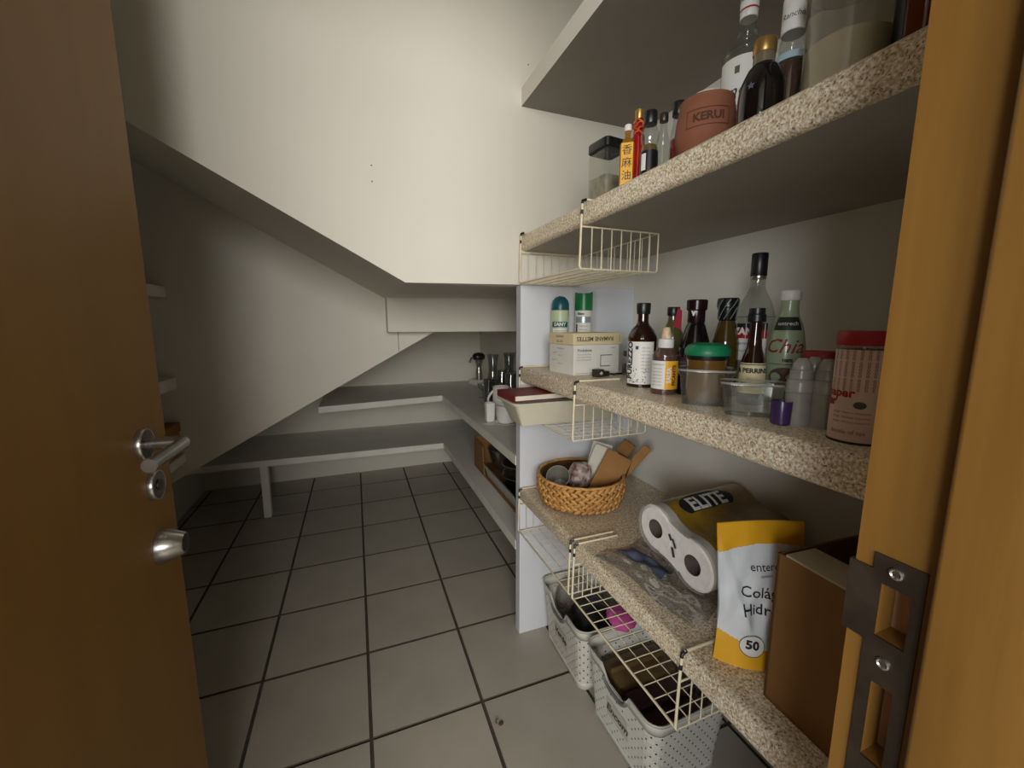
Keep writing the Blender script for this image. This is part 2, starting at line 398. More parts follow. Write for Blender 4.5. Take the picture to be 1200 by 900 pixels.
# shelves on the left wall behind the door
for z0, z1, lb in ((1.283, 1.329, 'upper white wall shelf mostly hidden behind the open door'), (0.893, 0.943, 'middle white wall shelf behind the door, above the lever handle'), (0.56, 0.60, 'lower white wall shelf behind the door handle carrying a brown box')):
    tag(G().box(XL, -0.74, 1.0, 2.168, z0, z1, bev=0.002, seg=1).build('wall_shelf', M_EDGE), lb, 'shelf', 'shelves on the left wall')
b = thing('cardboard_box', 'brown lidded box on the wall shelf behind the door lever', 'box', (-0.89, 1.98, 0.601))
G().box(-0.145, 0.145, -0.17, 0.17, 0, 0.13, bev=.002, seg=1).build('body', M_KRAFT, b)
G().box(-0.149, 0.149, -0.174, 0.174, 0.105, 0.145, bev=.002, seg=1).build('lid', M_CARD, b)

# ------------------------------------------------------------------ door
d = struct(thing('door_1', 'honey-coloured wooden door standing open, steel lever and conical lock knob', 'door', (-0.33, 0.165, 0)))
del d['category']
G().box(-0.036, 0, 0.0, 0.728, 0.008, 2.03, bev=0.0015, seg=1).build('leaf', M_DOOR, d)
hz = 0.983; hy = 0.802-0.165
M_FACE = mat('steel_dark_reflection', (84, 72, 64), 0.18, 0.85, rgb2=(74, 62, 55), scale=30)  # dark reflection on the steel faces, put into their colour
def rosette(name, y, z, r, h):
    g = G().lathe([(r*0.99, 0), (r, .001), (r, h-.002), (r*.96, h), (r*0.9, h), (r*0.88, h-.001), (0, h-.001)], 40)
    g.map(lambda x, y_, z_: (z_, x, y_)); o = g.build(name, M_STEEL, d, smooth=35, loc=(0.0, y, z))
    G().lathe([(r*.9, h-.0012), (r*.9, h-.0004), (0, h-.0004)], 40).map(lambda x, y_, z_: (z_, x, y_)).build('rosette_face', M_FACE, o, smooth=35); return o
rosette('handle_rosette', hy, hz, 0.026, 0.009)
lv = G(); R = 0.0095
pts = [(0.006, 0, 0), (0.045, 0, 0)]
for k in range(1, 7):
    a = PI/2*k/6; pts.append((0.045+0.014*math.sin(a), -0.014*(1-math.cos(a)), 0))
pts += [(0.059, -0.13, 0.0), ]
lv.tube(pts, R, 20); lv.build('lever', M_STEEL, d, smooth=40, loc=(0, hy, hz))
rosette('cylinder_rosette', 0.8183-0.165+.004, 0.9065, 0.0255, 0.009)
G().lathe([(0.009, 0.007), (0.009, .0105), (0.0085, .011), (0, .011)], 24).map(lambda x, y, z: (z, x, y)).build('lock_cylinder', M_DSTEEL, d, smooth=35, loc=(0, 0.8183-0.165+.004, 0.9065))
k_ = G().lathe([(0.0305, 0.0), (0.0310, .003), (0.0178, .035), (0.0170, .036), (0.0, .036)], 40).map(lambda x, y, z: (z, x, y)).build('lock_knob', M_STEEL, d, smooth=35, loc=(0, 0.8197-0.165, 0.7978))
G().lathe([(0.0145, 0.0362), (0.0145, .0375), (0, .0375)], 32).map(lambda x, y, z: (z, x, y)).build('lock_face', M_FACE, k_, smooth=35)
# ------------------------------------------------------------------ door frame: strike jamb, hinge jamb, head
h1 = (0.1308, 0.1480, 0.9600, 0.9995); h2 = (0.1325, 0.1460, 0.8650, 0.9260)   # latch and bolt pockets (y0,y1,z0,z1)
tr = struct(thing('trim_1', 'honey-coloured wooden door frame with a dark strike plate', 'frame'))
del tr['category']
g = G().box(0.352, 0.386, 0.015, 0.1645, 0, 2.05)
g.box(0.33, 0.352, 0.1185, h1[0], 0, 2.05); g.box(0.33, 0.352, h1[1], 0.1645, 0, 2.05)
for z0, z1 in ((0, h2[2]), (h2[3], h1[2]), (h1[3], 2.05)): g.box(0.33, 0.352, h1[0], h1[1], z0, z1)
g.box(0.33, 0.352, h1[0], h2[0], h2[2], h2[3]); g.box(0.33, 0.352, h2[1], h1[1], h2[2], h2[3])
g.build('strike_jamb', M_JAMB, tr)
G().box(0.317, 0.352, 0.015, 0.1185, 0, 2.03, bev=0.003, seg=3).build('door_stop', M_JAMB, tr, smooth=40)
for hh in (h1, h2):
    G().box(0.3495, 0.3522, hh[0], hh[1], hh[2], hh[3]).build('pocket', M_RAW, tr, label='raw wood pocket behind the strike plate')
G().box(-0.386, -0.352, 0.015, 0.1645, 0, 2.05).box(-0.352, -0.317, 0.015, 0.1185, 0, 2.03).build('hinge_jamb', M_JAMB, tr)
G().box(-0.386, 0.386, 0.015, 0.1645, 2.03, 2.065).build('head_jamb', M_JAMB, tr)
# strike plate with two openings and a lip
y0, y1, z0, z1 = 0.1248, 0.1530, 0.80, 1.0195; t0, t1 = 0.3283, 0.3301
g = G()
for a, b_, c, e in ((y0, y1, h1[3], z1), (y0, h1[0], h1[2], h1[3]), (h1[1], y1, h1[2], h1[3]), (y0, y1, h2[3], h1[2]), (y0, h2[0], h2[2], h2[3]), (h2[1], y1, h2[2], h2[3]), (y0, y1, z0, h2[2])):
    g.box(t0, t1, a, b_, c, e)
g.box(t0, t1, y1, 0.1655, 0.9535, 1.0075); g.box(t0, t0+.012, 0.1655, 0.1672, 0.9535, 1.0075)
sp = g.build('strike_plate', M_DSTEEL, tr, label='dark steel strike plate with two openings')
for zz in (1.0105, 0.9437):
    G().lathe([(0.0042, 0), (0.0040, .0012), (0.0030, .0016), (0.0022, .0008), (0, .0008)], 20).map(lambda x, y, z: (-z, x, y)).build('screw', M_STEEL, sp, smooth=30, loc=(t0, 0.1402, zz))

# ------------------------------------------------------------------ under-shelf wire baskets
def wire_basket(y0, y1, zs, zu, zb, label):
    """y0 near end, y1 far end; zs shelf top, zu shelf underside, zb basket floor"""
    root = thing('wire_basket', label, 'basket', (0.520, (y0+y1)/2, zb), group='cream wire baskets hung from the stone shelves')
    Y0, Y1 = y0-(y0+y1)/2, y1-(y0+y1)/2; D = 0.228; zt = zu-0.007-zb; ztop = zs+0.0035-zb
    def P(n, pts, r, m=M_WIRE, seg=6): return G().tube(pts, r, seg).build(n, m, root, smooth=50)
    for Y in (Y0, Y1):
        P('hook_arm', [(0.135, Y, ztop), (0.006, Y, ztop), (0.0, Y, ztop-.004), (-0.002, Y, zt), (-0.004, Y, .006), (0.0, Y, 0.0)], 0.0028, seg=8)
        P('rubber_sleeve', [(0.010, Y, ztop+.0002), (0.0, Y, ztop-.0035), (-0.0005, Y, ztop-.010)], 0.0036, M_BLACK, 8)
        P('rubber_sleeve', [(-0.001, Y, ztop-.024), (-0.0013, Y, ztop-.034)], 0.0034, M_BLACK, 8)
        P('end_rail', [(-0.002, Y, zt), (D, Y, zt)], 0.0020)
        P('end_rail', [(0, Y, 0), (D-.004, Y, 0.0), (D, Y, .006), (D, Y, zt)], 0.0020)
        for k in range(1, 8): P('wire', [(k*D/8, Y, 0.0), (k*D/8, Y, zt)], 0.0014, seg=5)
    P('front_rail', [(0, Y0, 0), (0, Y1, 0)], 0.0028, seg=8)
    P('back_rail', [(D, Y0, zt), (D, Y1, zt)], 0.0018)
    for k in range(1, 6): P('wire', [(k*D/6, Y0, -0.0022), (k*D/6, Y1, -0.0022)], 0.0013, seg=5)
    n = 12
    for k in range(1, n):
        y = Y0+(Y1-Y0)*k/n
        P('wire', [(0, y, 0.0008), (D-.004, y, 0.0008), (D, y, .006), (D, y, zt)], 0.0013, seg=5)
    return root
wire_basket(0.888, 1.272, Z1, 1.413, 1.308, 'empty cream wire basket hanging from the topmost stone shelf')
wire_basket(0.902, 1.278, Z2, 0.9735, 0.872, 'cream wire basket under the middle stone shelf, holding a beige tray')
wire_basket(0.906, 1.278, Z3, 0.538, 0.430, 'cream wire basket beneath the woven basket, next to the white partition')
wire_basket(0.498, 0.884, Z3, 0.538, 0.430, 'cream wire basket above the larger perforated bin, nearest the camera')

# beige tray, red book and dark tin in the middle basket
t = thing('plastic_tray', 'beige rectangular plastic tray sticking out of the middle wire basket', 'tray', (0.598, 1.125, 0.8755))
g = G().rlathe([(-.030, 0), (-.027, .001), (0, .066), (.010, .068), (.012, .073), (.010, .075), (-.002, .073), (-.030, .004)], 0.180, 0.075, 0.02, 5)
g.build('shell', mat('beige_plastic', (212, 207, 188), 0.45, rgb2=(203, 197, 176), scale=10), t, smooth=35)
b = thing('hardcover_book', 'dark red hardcover lying in the beige tray', 'book', (0.535, 1.140, 0.9512), rotz=0.05)
M_RED = mat('dark_red_cover', (120, 34, 38), 0.5, rgb2=(104, 26, 30), scale=12)
G().box(-0.118, 0.10, -0.066, 0.066, 0.0165, 0.019).box(-0.118, 0.10, -0.066, 0.066, 0.0, 0.0025).box(-0.121, -0.117, -0.066, 0.066, 0.0, 0.019).build('cover', M_RED, b)
G().box(-0.117, 0.097, -0.063, 0.063, 0.0025, 0.0165).build('pages', M_PAPER, b)

# ------------------------------------------------------------------ perforated bins on the floor
def bin_(loc, rotz, hx, hy, H, label, txt, contents):
    root = thing('storage_bin', label, 'bin', loc, rotz, 'perforated white bins on the floor')
    taper = 0.018; rad = 0.035
    M_BIN = mat('bin_plastic', (214, 212, 202), 0.45, rgb2=(206, 203, 192), scale=12)
    M_BAND = mat('bin_rim', (204, 202, 192), 0.4, rgb2=(196, 193, 182), scale=12)
    # perimeter as a polyline of the rounded rectangle
    def ring(off, seg=6):
        X, Y = hx+off, hy+off; out = []
        for q, (sx, sy) in enumerate(((1, 1), (-1, 1), (-1, -1), (1, -1))):
            for k in range(seg+1):
                a = PI/2*q+PI/2*k/seg; out.append(Vector((sx*(X-rad)+rad*math.cos(a), sy*(Y-rad)+rad*math.sin(a))))
        return out
    def at(s, z):
        """point at perimeter parameter s (metres on the top ring) and height z"""
        R = ring(0); L = [(R[(i+1) % len(R)]-R[i]).length for i in range(len(R))]; T = sum(L); s = s % T; i = 0
        while s > L[i]: s -= L[i]; i += 1
        k = (1-z/H)*taper
        p = R[i].lerp(R[(i+1) % len(R)], s/L[i])
        return Vector((p.x*(1-k/hx), p.y*(1-k/hy), z))
    R = ring(0); T = sum((R[(i+1) % len(R)]-R[i]).length for i in range(len(R)))
    nS = int(T/0.0135)//2*2; nZ = 11; zA, zB = 0.022, H-0.035
    g = G()
    # position parameter of front face centre (local -x side) for the handle dip and the label
    for i in range(nS):
        for j in range(nZ):
            s0, s1 = T*i/nS, T*(i+1)/nS; za, zb = zA+(zB-zA)*j/nZ, zA+(zB-zA)*(j+1)/nZ
            mid = at((s0+s1)/2, (za+zb)/2)
            front = mid.x < -hx*0.8
            if front and abs(mid.y) < 0.052 and (H*0.30 < mid.z < H*0.62): hole = False
            elif front and abs(mid.y) < 0.055 and mid.z > H*0.70: hole = False
            else: hole = (i+j) % 2 == 0
            c4 = [(s0, za), (s1, za), (s1, zb), (s0, zb)]
            if not hole:
                g.add([at(*q) for q in c4], [(0, 1, 2, 3)])
            else:
                cs, cz = (s0+s1)/2, (za+zb)/2; rs, rz = (s1-s0)*0.20, (zb-za)*0.19
                o8 = [(s0, za), (cs, za), (s1, za), (s1, cz), (s1, zb), (cs, zb), (s0, zb), (s0, cz)]
                i8 = [(cs+rs*math.cos(a)*1.0, cz+rz*math.sin(a)) for a in [PI*1.25+PI/4*k for k in range(8)]]
                g.add([at(*q) for q in o8]+[at(*q) for q in i8], [(k, (k+1) % 8, 8+(k+1) % 8, 8+k) for k in range(8)])
    body = g.build('perforated_wall', M_BIN, root, fix=False)
    N = 96
    def band(z0f, z1f, o0, o1, name, m):
        g = G(); v = []
        for k in range(N):
            s = T*k/N
            for (o, zf) in ((o0, z0f), (o1, z1f)):
                p0 = at(s, H); 
                z = zf(p0); p = at(s, min(z, H)); n = Vector((p.x/hx, p.y/hy, 0)); n = Vector((n.x**5, n.y**5, 0)); n = n.normalized() if n.length > 1e-6 else n
                v.append((p.x+n.x*o, p.y+n.y*o, z))
        f = [(2*k, 2*((k+1) % N), 2*((k+1) % N)+1, 2*k+1) for k in range(N)]
        g.add(v, f); o = g.build(name, m, root, smooth=40); q = o.modifiers.new('t', 'SOLIDIFY'); q.thickness = 0.0025; q.offset = -1; return o
    def dip(p):
        d = 0.0
        if p.x < -hx*0.9: d = 0.040*max(0.0, 1-(abs(p.y)/0.058)**4)
        return H-d
    band(lambda p: min(zB+.001, dip(p)-0.006), dip, 0.0, 0.0012, 'upper_band', M_BIN)
    band(lambda p: dip(p)-0.005, lambda p: dip(p)+.003, 0.003, 0.005, 'rim', M_BAND)
    band(lambda p: 0.0, lambda p: zA+.001, 0.0, 0.0, 'lower_band', M_BIN)
    k = taper; G().rlathe([(-k, 0.001), (-k, 0.004)], hx, hy, rad).build('base', M_BIN, root, smooth=35)
    hg = G(); hp = []
    for i in range(13):
        y = -0.048+0.096*i/12; hp.append((-hx-0.003, y, H-0.040*max(0, 1-(abs(y)/0.058)**4)-0.006))
    hg.tube(hp, 0.006, 8); hg.build('grip', mat('grey_grip', (112, 112, 112), 0.5), root, smooth=50)
    # printed name plate
    fn = lambda x, y: (-hx+taper*(1-(H*.46+y)/H)-0.0012, -x, H*0.46+y)
    pg = G(); put_rect(pg, fn, -0.046, 0.046, -0.030, 0.030)
    pl = pg.build('name_plate', mat('plate_grey', (190, 188, 178), 0.5), root, fix=False)
    fn2 = lambda x, y: (-hx+taper*(1-(H*.46+y)/H)-0.0020, -x, H*0.46+y)
    lg = G(); put_text(lg, txt, 0.034, fn2, shear=0.3, bold=0.0012); lg.build('lettering', mat('brown_print', (92, 74, 62), 0.6), pl, fix=False)
    return root
A = bin_((0.735, 1.122, 0), -0.02, 0.13, 0.150, 0.225, 'smaller-looking perforated white bin beside the partition, black bag inside', 'Verde', 0)
B = bin_((0.738, 0.803, 0), 0.02, 0.13, 0.150, 0.225, 'large perforated white bin in the foreground under the lowest shelf', 'Encom', 0)
def crumple(name, mats, loc, hx, hy, hz, seed, n=14, amp=0.35, rotz=0, parent=None, smooth=55, flat=0.0):
    rnd = random.Random(seed)
    ks = [(Vector((rnd.uniform(-1, 1), rnd.uniform(-1, 1), rnd.uniform(-1, 1)))*rnd.uniform(3, 9), rnd.uniform(0, 6.28), rnd.uniform(.4, 1)) for _ in range(9)]
    g = G(); bm = bmesh.new(); bmesh.ops.create_icosphere(bm, subdivisions=4, radius=1)
    for v in bm.verts:
        p = v.co.normalized(); w = sum(a*abs(math.sin(k.dot(p)+ph)) for k, ph, a in ks)/5.5-0.5
        q = p*(1+amp*w)
        # squarer body
        q = Vector((math.copysign(abs(q.x)**.75, q.x)*hx, math.copysign(abs(q.y)**.75, q.y)*hy, math.copysign(abs(q.z)**.8, q.z)*hz))
        if q.z < -hz*0.85: q.z = -hz*0.85
        v.co = q+Vector((0, 0, hz*.85))
    g.bm(bm)
    o = g.build(name, mats, parent, smooth=smooth, loc=loc); o.rotation_euler = (0, 0, rotz); return o
M_BAGB = mat('black_bag', (16, 15, 16), 0.4, rgb2=(26, 24, 25), scale=20)
tag(crumple('plastic_bag', M_BAGB, (0.735, 1.075, 0.006), 0.085, 0.105, 0.105, 3), 'black crumpled bag filling the bin beside the partition', 'bag')
tag(crumple('clear_bag', glass('bag_clear', (226, 222, 216), 0.35, 0.15, 0.2, (190, 184, 176)), (0.715, 1.222, 0.10), 0.06, 0.028, 0.07, 5), 'small clear plastic bag tucked at the far side of the bin by the partition', 'bag')
tag(crumple('pink_cloth', mat('pink_cloth', (214, 92, 160), 0.7, rgb2=(196, 74, 142), scale=15), (0.745, 0.970, 0.229), 0.035, 0.045, 0.020, 9, amp=.5), 'crumpled bright pink bag between the two perforated bins', 'bag')
M_MAROON = mat('maroon_box', (64, 22, 26), 0.45, rgb2=(50, 16, 20), scale=10)
b = thing('food_packet', 'dark maroon packet standing in the large foreground bin', 'packet', (0.735, 0.755, 0.006))
G().box(-0.095, 0.095, -0.070, 0.05, 0, 0.165, bev=.006).build('body', M_MAROON, b, smooth=35); G().box(-0.09, 0.09, -0.020, -0.014, 0.165, 0.178, bev=.001, seg=1).build('top_seal', M_MAROON, b)
b = thing('food_packet', 'olive brown packet behind the maroon one in the foreground bin', 'packet', (0.735, 0.870, 0.006))
M_OLIVE = mat('olive_pack', (112, 92, 56), 0.5, rgb2=(92, 72, 42), scale=12)
G().box(-0.10, 0.10, -0.055, 0.045, 0, 0.170, bev=.008).build('body', M_OLIVE, b, smooth=35); G().box(-0.095, 0.095, -0.008, -0.002, 0.17, 0.185, bev=.001, seg=1).build('top_seal', M_OLIVE, b)

# ------------------------------------------------------------------ bottles and jars
def face(X, Y): return math.atan2(-Y, -X)
def label_part(root, rf, a0, z0, z1, half, m, texts, name='label', bars=(), nu=14, nv=6):
    g = G(); g.grid(lambda u, v: ((rf(z0+(z1-z0)*v)+.0006)*math.cos(a0-half+2*half*u), (rf(z0+(z1-z0)*v)+.0006)*math.sin(a0-half+2*half*u), z0+(z1-z0)*v), nu, nv)
    o = g.build(name, m, root, smooth=60, fix=False)
    for (m2, bx0, bx1, bz0, bz1) in bars:
        h = G(); fn = prof_map(rf, a0, .0010); put_rect(h, fn, bx0, bx1, bz0, bz1, n=6); h.build('print_band', m2, o, fix=False)
    for tx in texts:
        body, size, x, z, m2 = tx[:5]; kw = tx[5] if len(tx) > 5 else {}
        h = G(); put_text(h, body, size, prof_map(rf, a0, .0015), x, z, **kw); h.build('lettering', m2, o, fix=False)
    return o
def bottle(name, label, cat, X, Y, Z, prof, bm_, cap=None, capm=None, liquid=None, liqm=None, seg=32, group=None, capname='cap'):
    root = thing(name, label, cat, (X, Y, Z), 0, group)
    G().lathe(prof, seg).build('body', bm_, root, smooth=32)
    if cap: G().lathe(cap, seg).build(capname, capm, root, smooth=32)
    if liquid:
        rf = pick(prof); z0 = prof[0][1]+.004
        pr = [(0, z0)]+[(max(.002, rf(z0+(liquid-z0)*k/10)-.0016), z0+(liquid-z0)*k/10) for k in range(11)]+[(0, liquid)]
        G().lathe(pr, seg, cap=False).build('liquid', liqm, root, smooth=40)
    return root
M_CLEAR = glass('clear_glass', (238, 241, 238), 0.03, 0.02, 0.16)
M_GLASSB = glass('bright_glass', (206, 210, 208), 0.05, 0.04, 0.75)
M_PET = glass('clear_plastic', (236, 237, 232), 0.045, 0.10, 0.16, (225, 222, 212))
M_FROST = glass('frosted_plastic', (210, 210, 204), 0.42, 0.2, 0.14, (200, 196, 186))
M_BROWNG = mat('brown_glass', (38, 18, 12), 0.08, rgb2=(46, 22, 14), scale=10, coat=0.5)
M_DARKG = mat('dark_glass', (16, 13, 14), 0.08, rgb2=(22, 17, 18), scale=10, coat=0.5)
M_GOLD = mat('gold_cap', (182, 146, 82), 0.35, 0.7)
M_LABW = mat('label_white', (232, 230, 222), 0.55, rgb2=(226, 223, 214), scale=18)
M_LABC = mat('label_cream', (226, 212, 170), 0.6, rgb2=(218, 203, 158), scale=18)
M_REDP = mat('red_print', (170, 28, 40), 0.5); M_YEL = mat('yellow_print', (236, 176, 34), 0.5, rgb2=(228, 166, 28), scale=16)
M_GREENP = mat('green_lid', (22, 128, 84), 0.42, rgb2=(18, 116, 76), scale=14)

# ---- topmost shelf
X, Y = 0.612, 0.925
r = thing('storage_jar', 'square clear jar with a black lid at the far end of the topmost shelf', 'jar', (X, Y, Z1), 0.12)
G().rlathe([(-.003, 0), (0, .004), (0, .125), (-.004, .131)], .036, .036, .010, 4).build('body', M_PET, r, smooth=35)
G().rlathe([(0, .131), (.002, .133), (.002, .150), (0, .153)], .036, .036, .010, 4).build('lid', M_BLACK, r, smooth=35)
G().rlathe([(-.004, .004), (-.003, .05), (-.003, .07)], .036, .036, .010, 4).build('contents', mat('grey_powder', (170, 160, 138), 0.9, rgb2=(120, 110, 94), scale=40), r, smooth=35)
X, Y = 0.582, 0.806
r = thing('oil_bottle', 'small square bottle with a yellow label beside the black-lidded jar', 'bottle', (X, Y, Z1), 0.9)
G().rlathe([(-.002, 0), (0, .003), (0, .098), (-.006, .108), (-.0095, .114), (-.0095, .128)], .0155, .0155, .004, 4).build('body', mat('amber_oil', (150, 104, 34), 0.12, rgb2=(130, 88, 28), scale=8, coat=.5), r, smooth=35)
G().lathe([(.0075, .128), (.0080, .129), (.0080, .139), (.0070, .141)], 20).build('cap', M_WHITE, r, smooth=35)
o = G().box(-.0159, -.0156, -.0125, .0125, .012, .100).build('label', M_YEL, r)
h = G(); fn = lambda x, y: (-.0164, -x, y)
for k, c in enumerate('香麻油'): put_text(h, c, .022, fn, 0, .084-.026*k)
h.build('lettering', M_INK, o, fix=False)
X, Y = 0.598, 0.790
pr = smoothp([(.0130, 0), (.0135, .004), (.0135, .100), (.0125, .112), (.0065, .128), (.0062, .146)], 4)
r = bottle('chili_bottle', 'slim red chilli bottle with raffia and a gold cap', 'bottle', X, Y, Z1, pr, mat('red_liquid', (170, 24, 22), 0.12, rgb2=(140, 16, 18), scale=20, coat=.5), [(.0085, .148), (.009, .149), (.009, .166), (.0075, .168)], M_GOLD)
g = G()
for k in range(5): g.tube([(.010*math.cos(a)+.002*math.sin(5*a+k), .010*math.sin(a), .118+.006*k+.004*math.sin(2*a+k*1.7)) for a in [2*PI*i/16 for i in range(17)]], .0018, 5)
g.build('raffia', mat('orange_raffia', (212, 110, 38), 0.7, rgb2=(190, 40, 26), scale=60), r, smooth=50)
X, Y = 0.578, 0.727
pr = smoothp([(.0165, 0), (.0175, .004), (.0170, .040), (.0165, .062), (.0150, .068), (.0178, .080), (.0175, .092), (.0120, .105), (.0105, .110)], 4)
r = bottle('spice_bottle', 'small round glass bottle with black cap, dark label and bulbous neck', 'bottle', X, Y, Z1, pr, M_CLEAR, [(.0125, .108), (.0130, .109), (.0130, .130), (.0120, .132)], M_BLACK, .068, mat('olive_liquid', (110, 82, 26), 0.15, coat=.4))
label_part(r, pick(pr), face(X, Y), .012, .056, 1.5, M_BLACK, [], bars=[(M_LABW, -.016, -.006, .018, .050)])
X, Y = 0.632, 0.752
pr = smoothp([(.0140, 0), (.0145, .004), (.0140, .085), (.0090, .110), (.0075, .120), (.0075, .135)], 4)
bottle('vinegar_bottle', 'narrow clear bottle with a dark cap, half hidden behind black-capped bottles', 'bottle', X, Y, Z1, pr, M_CLEAR, [(.0085, .133), (.0090, .134), (.0090, .147), (.0080, .149)], M_DSTEEL)
X, Y = 0.618, 0.692
pr = smoothp([(.0150, 0), (.0155, .004), (.0150, .075), (.0115, .098), (.0100, .112), (.0100, .118)], 4)
bottle('hot_sauce_bottle', 'clear bottle with black cap and red sauce, left of the clay pot', 'bottle', X, Y, Z1, pr, M_CLEAR, [(.0125, .116), (.0130, .117), (.0130, .138), (.0120, .140)], M_BLACK, .072, mat('red_sauce', (150, 28, 34), 0.25, coat=.3))
# clay pot with stamped rectangle
X, Y = 0.602, 0.607
pr = smoothp([(.030, 0), (.040, .010), (.0495, .036), (.0500, .055), (.0470, .078), (.0445, .092), (.0450, .097)], 5)
r = thing('clay_pot', 'round terracotta pot with a stamped rectangle on the topmost shelf', 'pot', (X, Y, Z1))
M_CLAY = mat('terracotta', (140, 86, 60), 0.78, rgb2=(122, 73, 50), scale=14, bump=.12, bscale=90)
G().lathe(pr+[(.0430, .098), (.0410, .095), (.0440, .060), (.030, .008), (0, .006)], 40).build('body', M_CLAY, r, smooth=40)
rf = pick(pr); fn = prof_map(rf, face(X, Y), .0007); h = G()
put_text(h, 'KERUI', .0185, fn, 0.004, .056, bold=.0008)
for (x0, x1, z0, z1) in ((-.032, .038, .0695, .0708), (-.032, .038, .0420, .0433), (-.032, -.0308, .042, .0708), (.0368, .038, .042, .0708)): put_rect(h, fn, x0, x1, z0, z1, n=8)
h.build('stamp', mat('stamp_brown', (84, 50, 36), 0.8), r, fix=False)
crumple('paper_cover', M_PAPER, (0, 0, .088), .036, .036, .010, 21, parent=r, amp=.3)
# rum bottle
X, Y = 0.690, 0.611
pr = smoothp([(.036, 0), (.0385, .006), (.0385, .176), (.0370, .188), (.0280, .206), (.0165, .220), (.0172, .226), (.0162, .232), (.0135, .240), (.0125, .266)], 5)
r = bottle('rum_bottle', 'tall clear rum bottle with a white script label behind the clay pot', 'bottle', X, Y, Z1, pr, M_CLEAR, [(.0140, .252), (.0145, .253), (.0145, .300), (.0138, .302)], M_WHITE)
label_part(r, pick(pr), face(X, Y), .080, .178, 1.25, M_LABW, [('Ranchón', .029, -.004, .122, M_INK, dict(shear=.35, ang=.12)), ('RON BLANCO', .007, 0, .095, M_GREYINK)], bars=[(mat('tan_print', (120, 96, 70), .6), -.016, -.008, .150, .162)])
label_part(r, lambda z: .0147, face(X, Y), .262, .298, 1.4, M_LABW, [('Ranchón', .010, 0, .281, M_INK, dict(shear=.3))], 'neck_label', bars=[(M_REDP, -.019, .019, .2635, .2665)])
# dark bulb bottle
X, Y = 0.583, 0.484
pr = smoothp([(.024, 0), (.0295, .008), (.0310, .034), (.0290, .060), (.0200, .082), (.0140, .088), (.0138, .104)], 5)
r = bottle('liqueur_bottle', 'squat round black bottle with a gold stopper, shelf front edge', 'bottle', X, Y, Z1, pr, M_DARKG, [(.0150, .102), (.0155, .103), (.0155, .119), (.0145, .121)], M_GOLD)
G().lathe([(.0144, .088), (.0144, .102)], 28).build('neck_band', mat('smoky_glass', (120, 108, 84), .15, coat=.4), r, smooth=30)
h = G(); fn = prof_map(pick(pr), face(X, Y), .0012)
v = [fn(.006*(1 if k % 2 == 0 else .45)*math.cos(PI/5*k+PI/2)-.014, .052+.006*(1 if k % 2 == 0 else .45)*math.sin(PI/5*k+PI/2)) for k in range(10)]
h.add(v+[fn(-.014, .052)], [(k, (k+1) % 10, 10) for k in range(10)]); h.build('star_print', mat('star_grey', (96, 92, 104), .5), r, fix=False)
# second spirits bottle
X, Y = 0.648, 0.491
pr = smoothp([(.026, 0), (.027, .006), (.0265, .085), (.0225, .108), (.0175, .122), (.0180, .130), (.0165, .138), (.0150, .150), (.0145, .190)], 5)
r = bottle('spirits_bottle', 'clear bottle with white neck sleeve and pale blue band beside the large canister', 'bottle', X, Y, Z1, pr, M_CLEAR, [(.0160, .148), (.0168, .149), (.0165, .196), (.0155, .198)], M_WHITE, .104, mat('brown_rum', (70, 40, 20), .15, coat=.4))
G().lathe([(.0232, .106), (.0205, .117)], 32).build('blue_band', mat('pale_blue', (176, 200, 206), .4), r, smooth=30)
h = G(); put_text(h, 'Ranchón', .011, cyl(.0172, face(X, Y)), 0, .168, shear=.3); h.build('lettering', M_INK, r, fix=False)
# large canister with powder
X, Y = 0.628, 0.398
r = thing('storage_canister', 'large clear plastic canister half full of cream powder', 'canister', (X, Y, Z1))
pr = [(.046, 0), (.0488, .004), (.0492, .150), (.0500, .152), (.0500, .156), (.0478, .158)]
G().lathe(pr, 44).build('body', glass('canister_plastic', (224, 222, 214), 0.14, 0.12, 0.16, (196, 190, 176)), r, smooth=32)
G().lathe([(0, .004), (.0472, .005), (.0476, .074), (.030, .084), (0, .086)], 40).build('powder', mat('cream_powder', (226, 216, 186), .95, rgb2=(216, 204, 172), scale=30), r, smooth=40)
G().lathe([(.0515, .152), (.0520, .154), (.0520, .172), (.0500, .175), (0, .176)], 44).build('lid', M_WHITE, r, smooth=32)
X, Y = 0.632, 0.318
pr = smoothp([(.026, 0), (.0275, .006), (.0275, .110), (.0200, .140), (.0130, .155), (.0130, .175)], 4)
r = bottle('amber_bottle', 'amber glass bottle next to the door frame on the topmost shelf', 'bottle', X, Y, Z1, pr, mat('amber_glass', (110, 48, 16), .08, rgb2=(92, 38, 12), scale=8, coat=.6), [(.0145, .172), (.015, .173), (.015, .192), (.014, .194)], M_BLACK)
label_part(r, pick(pr), face(X, Y)-1.2, .015, .100, .5, M_BLACK, [])

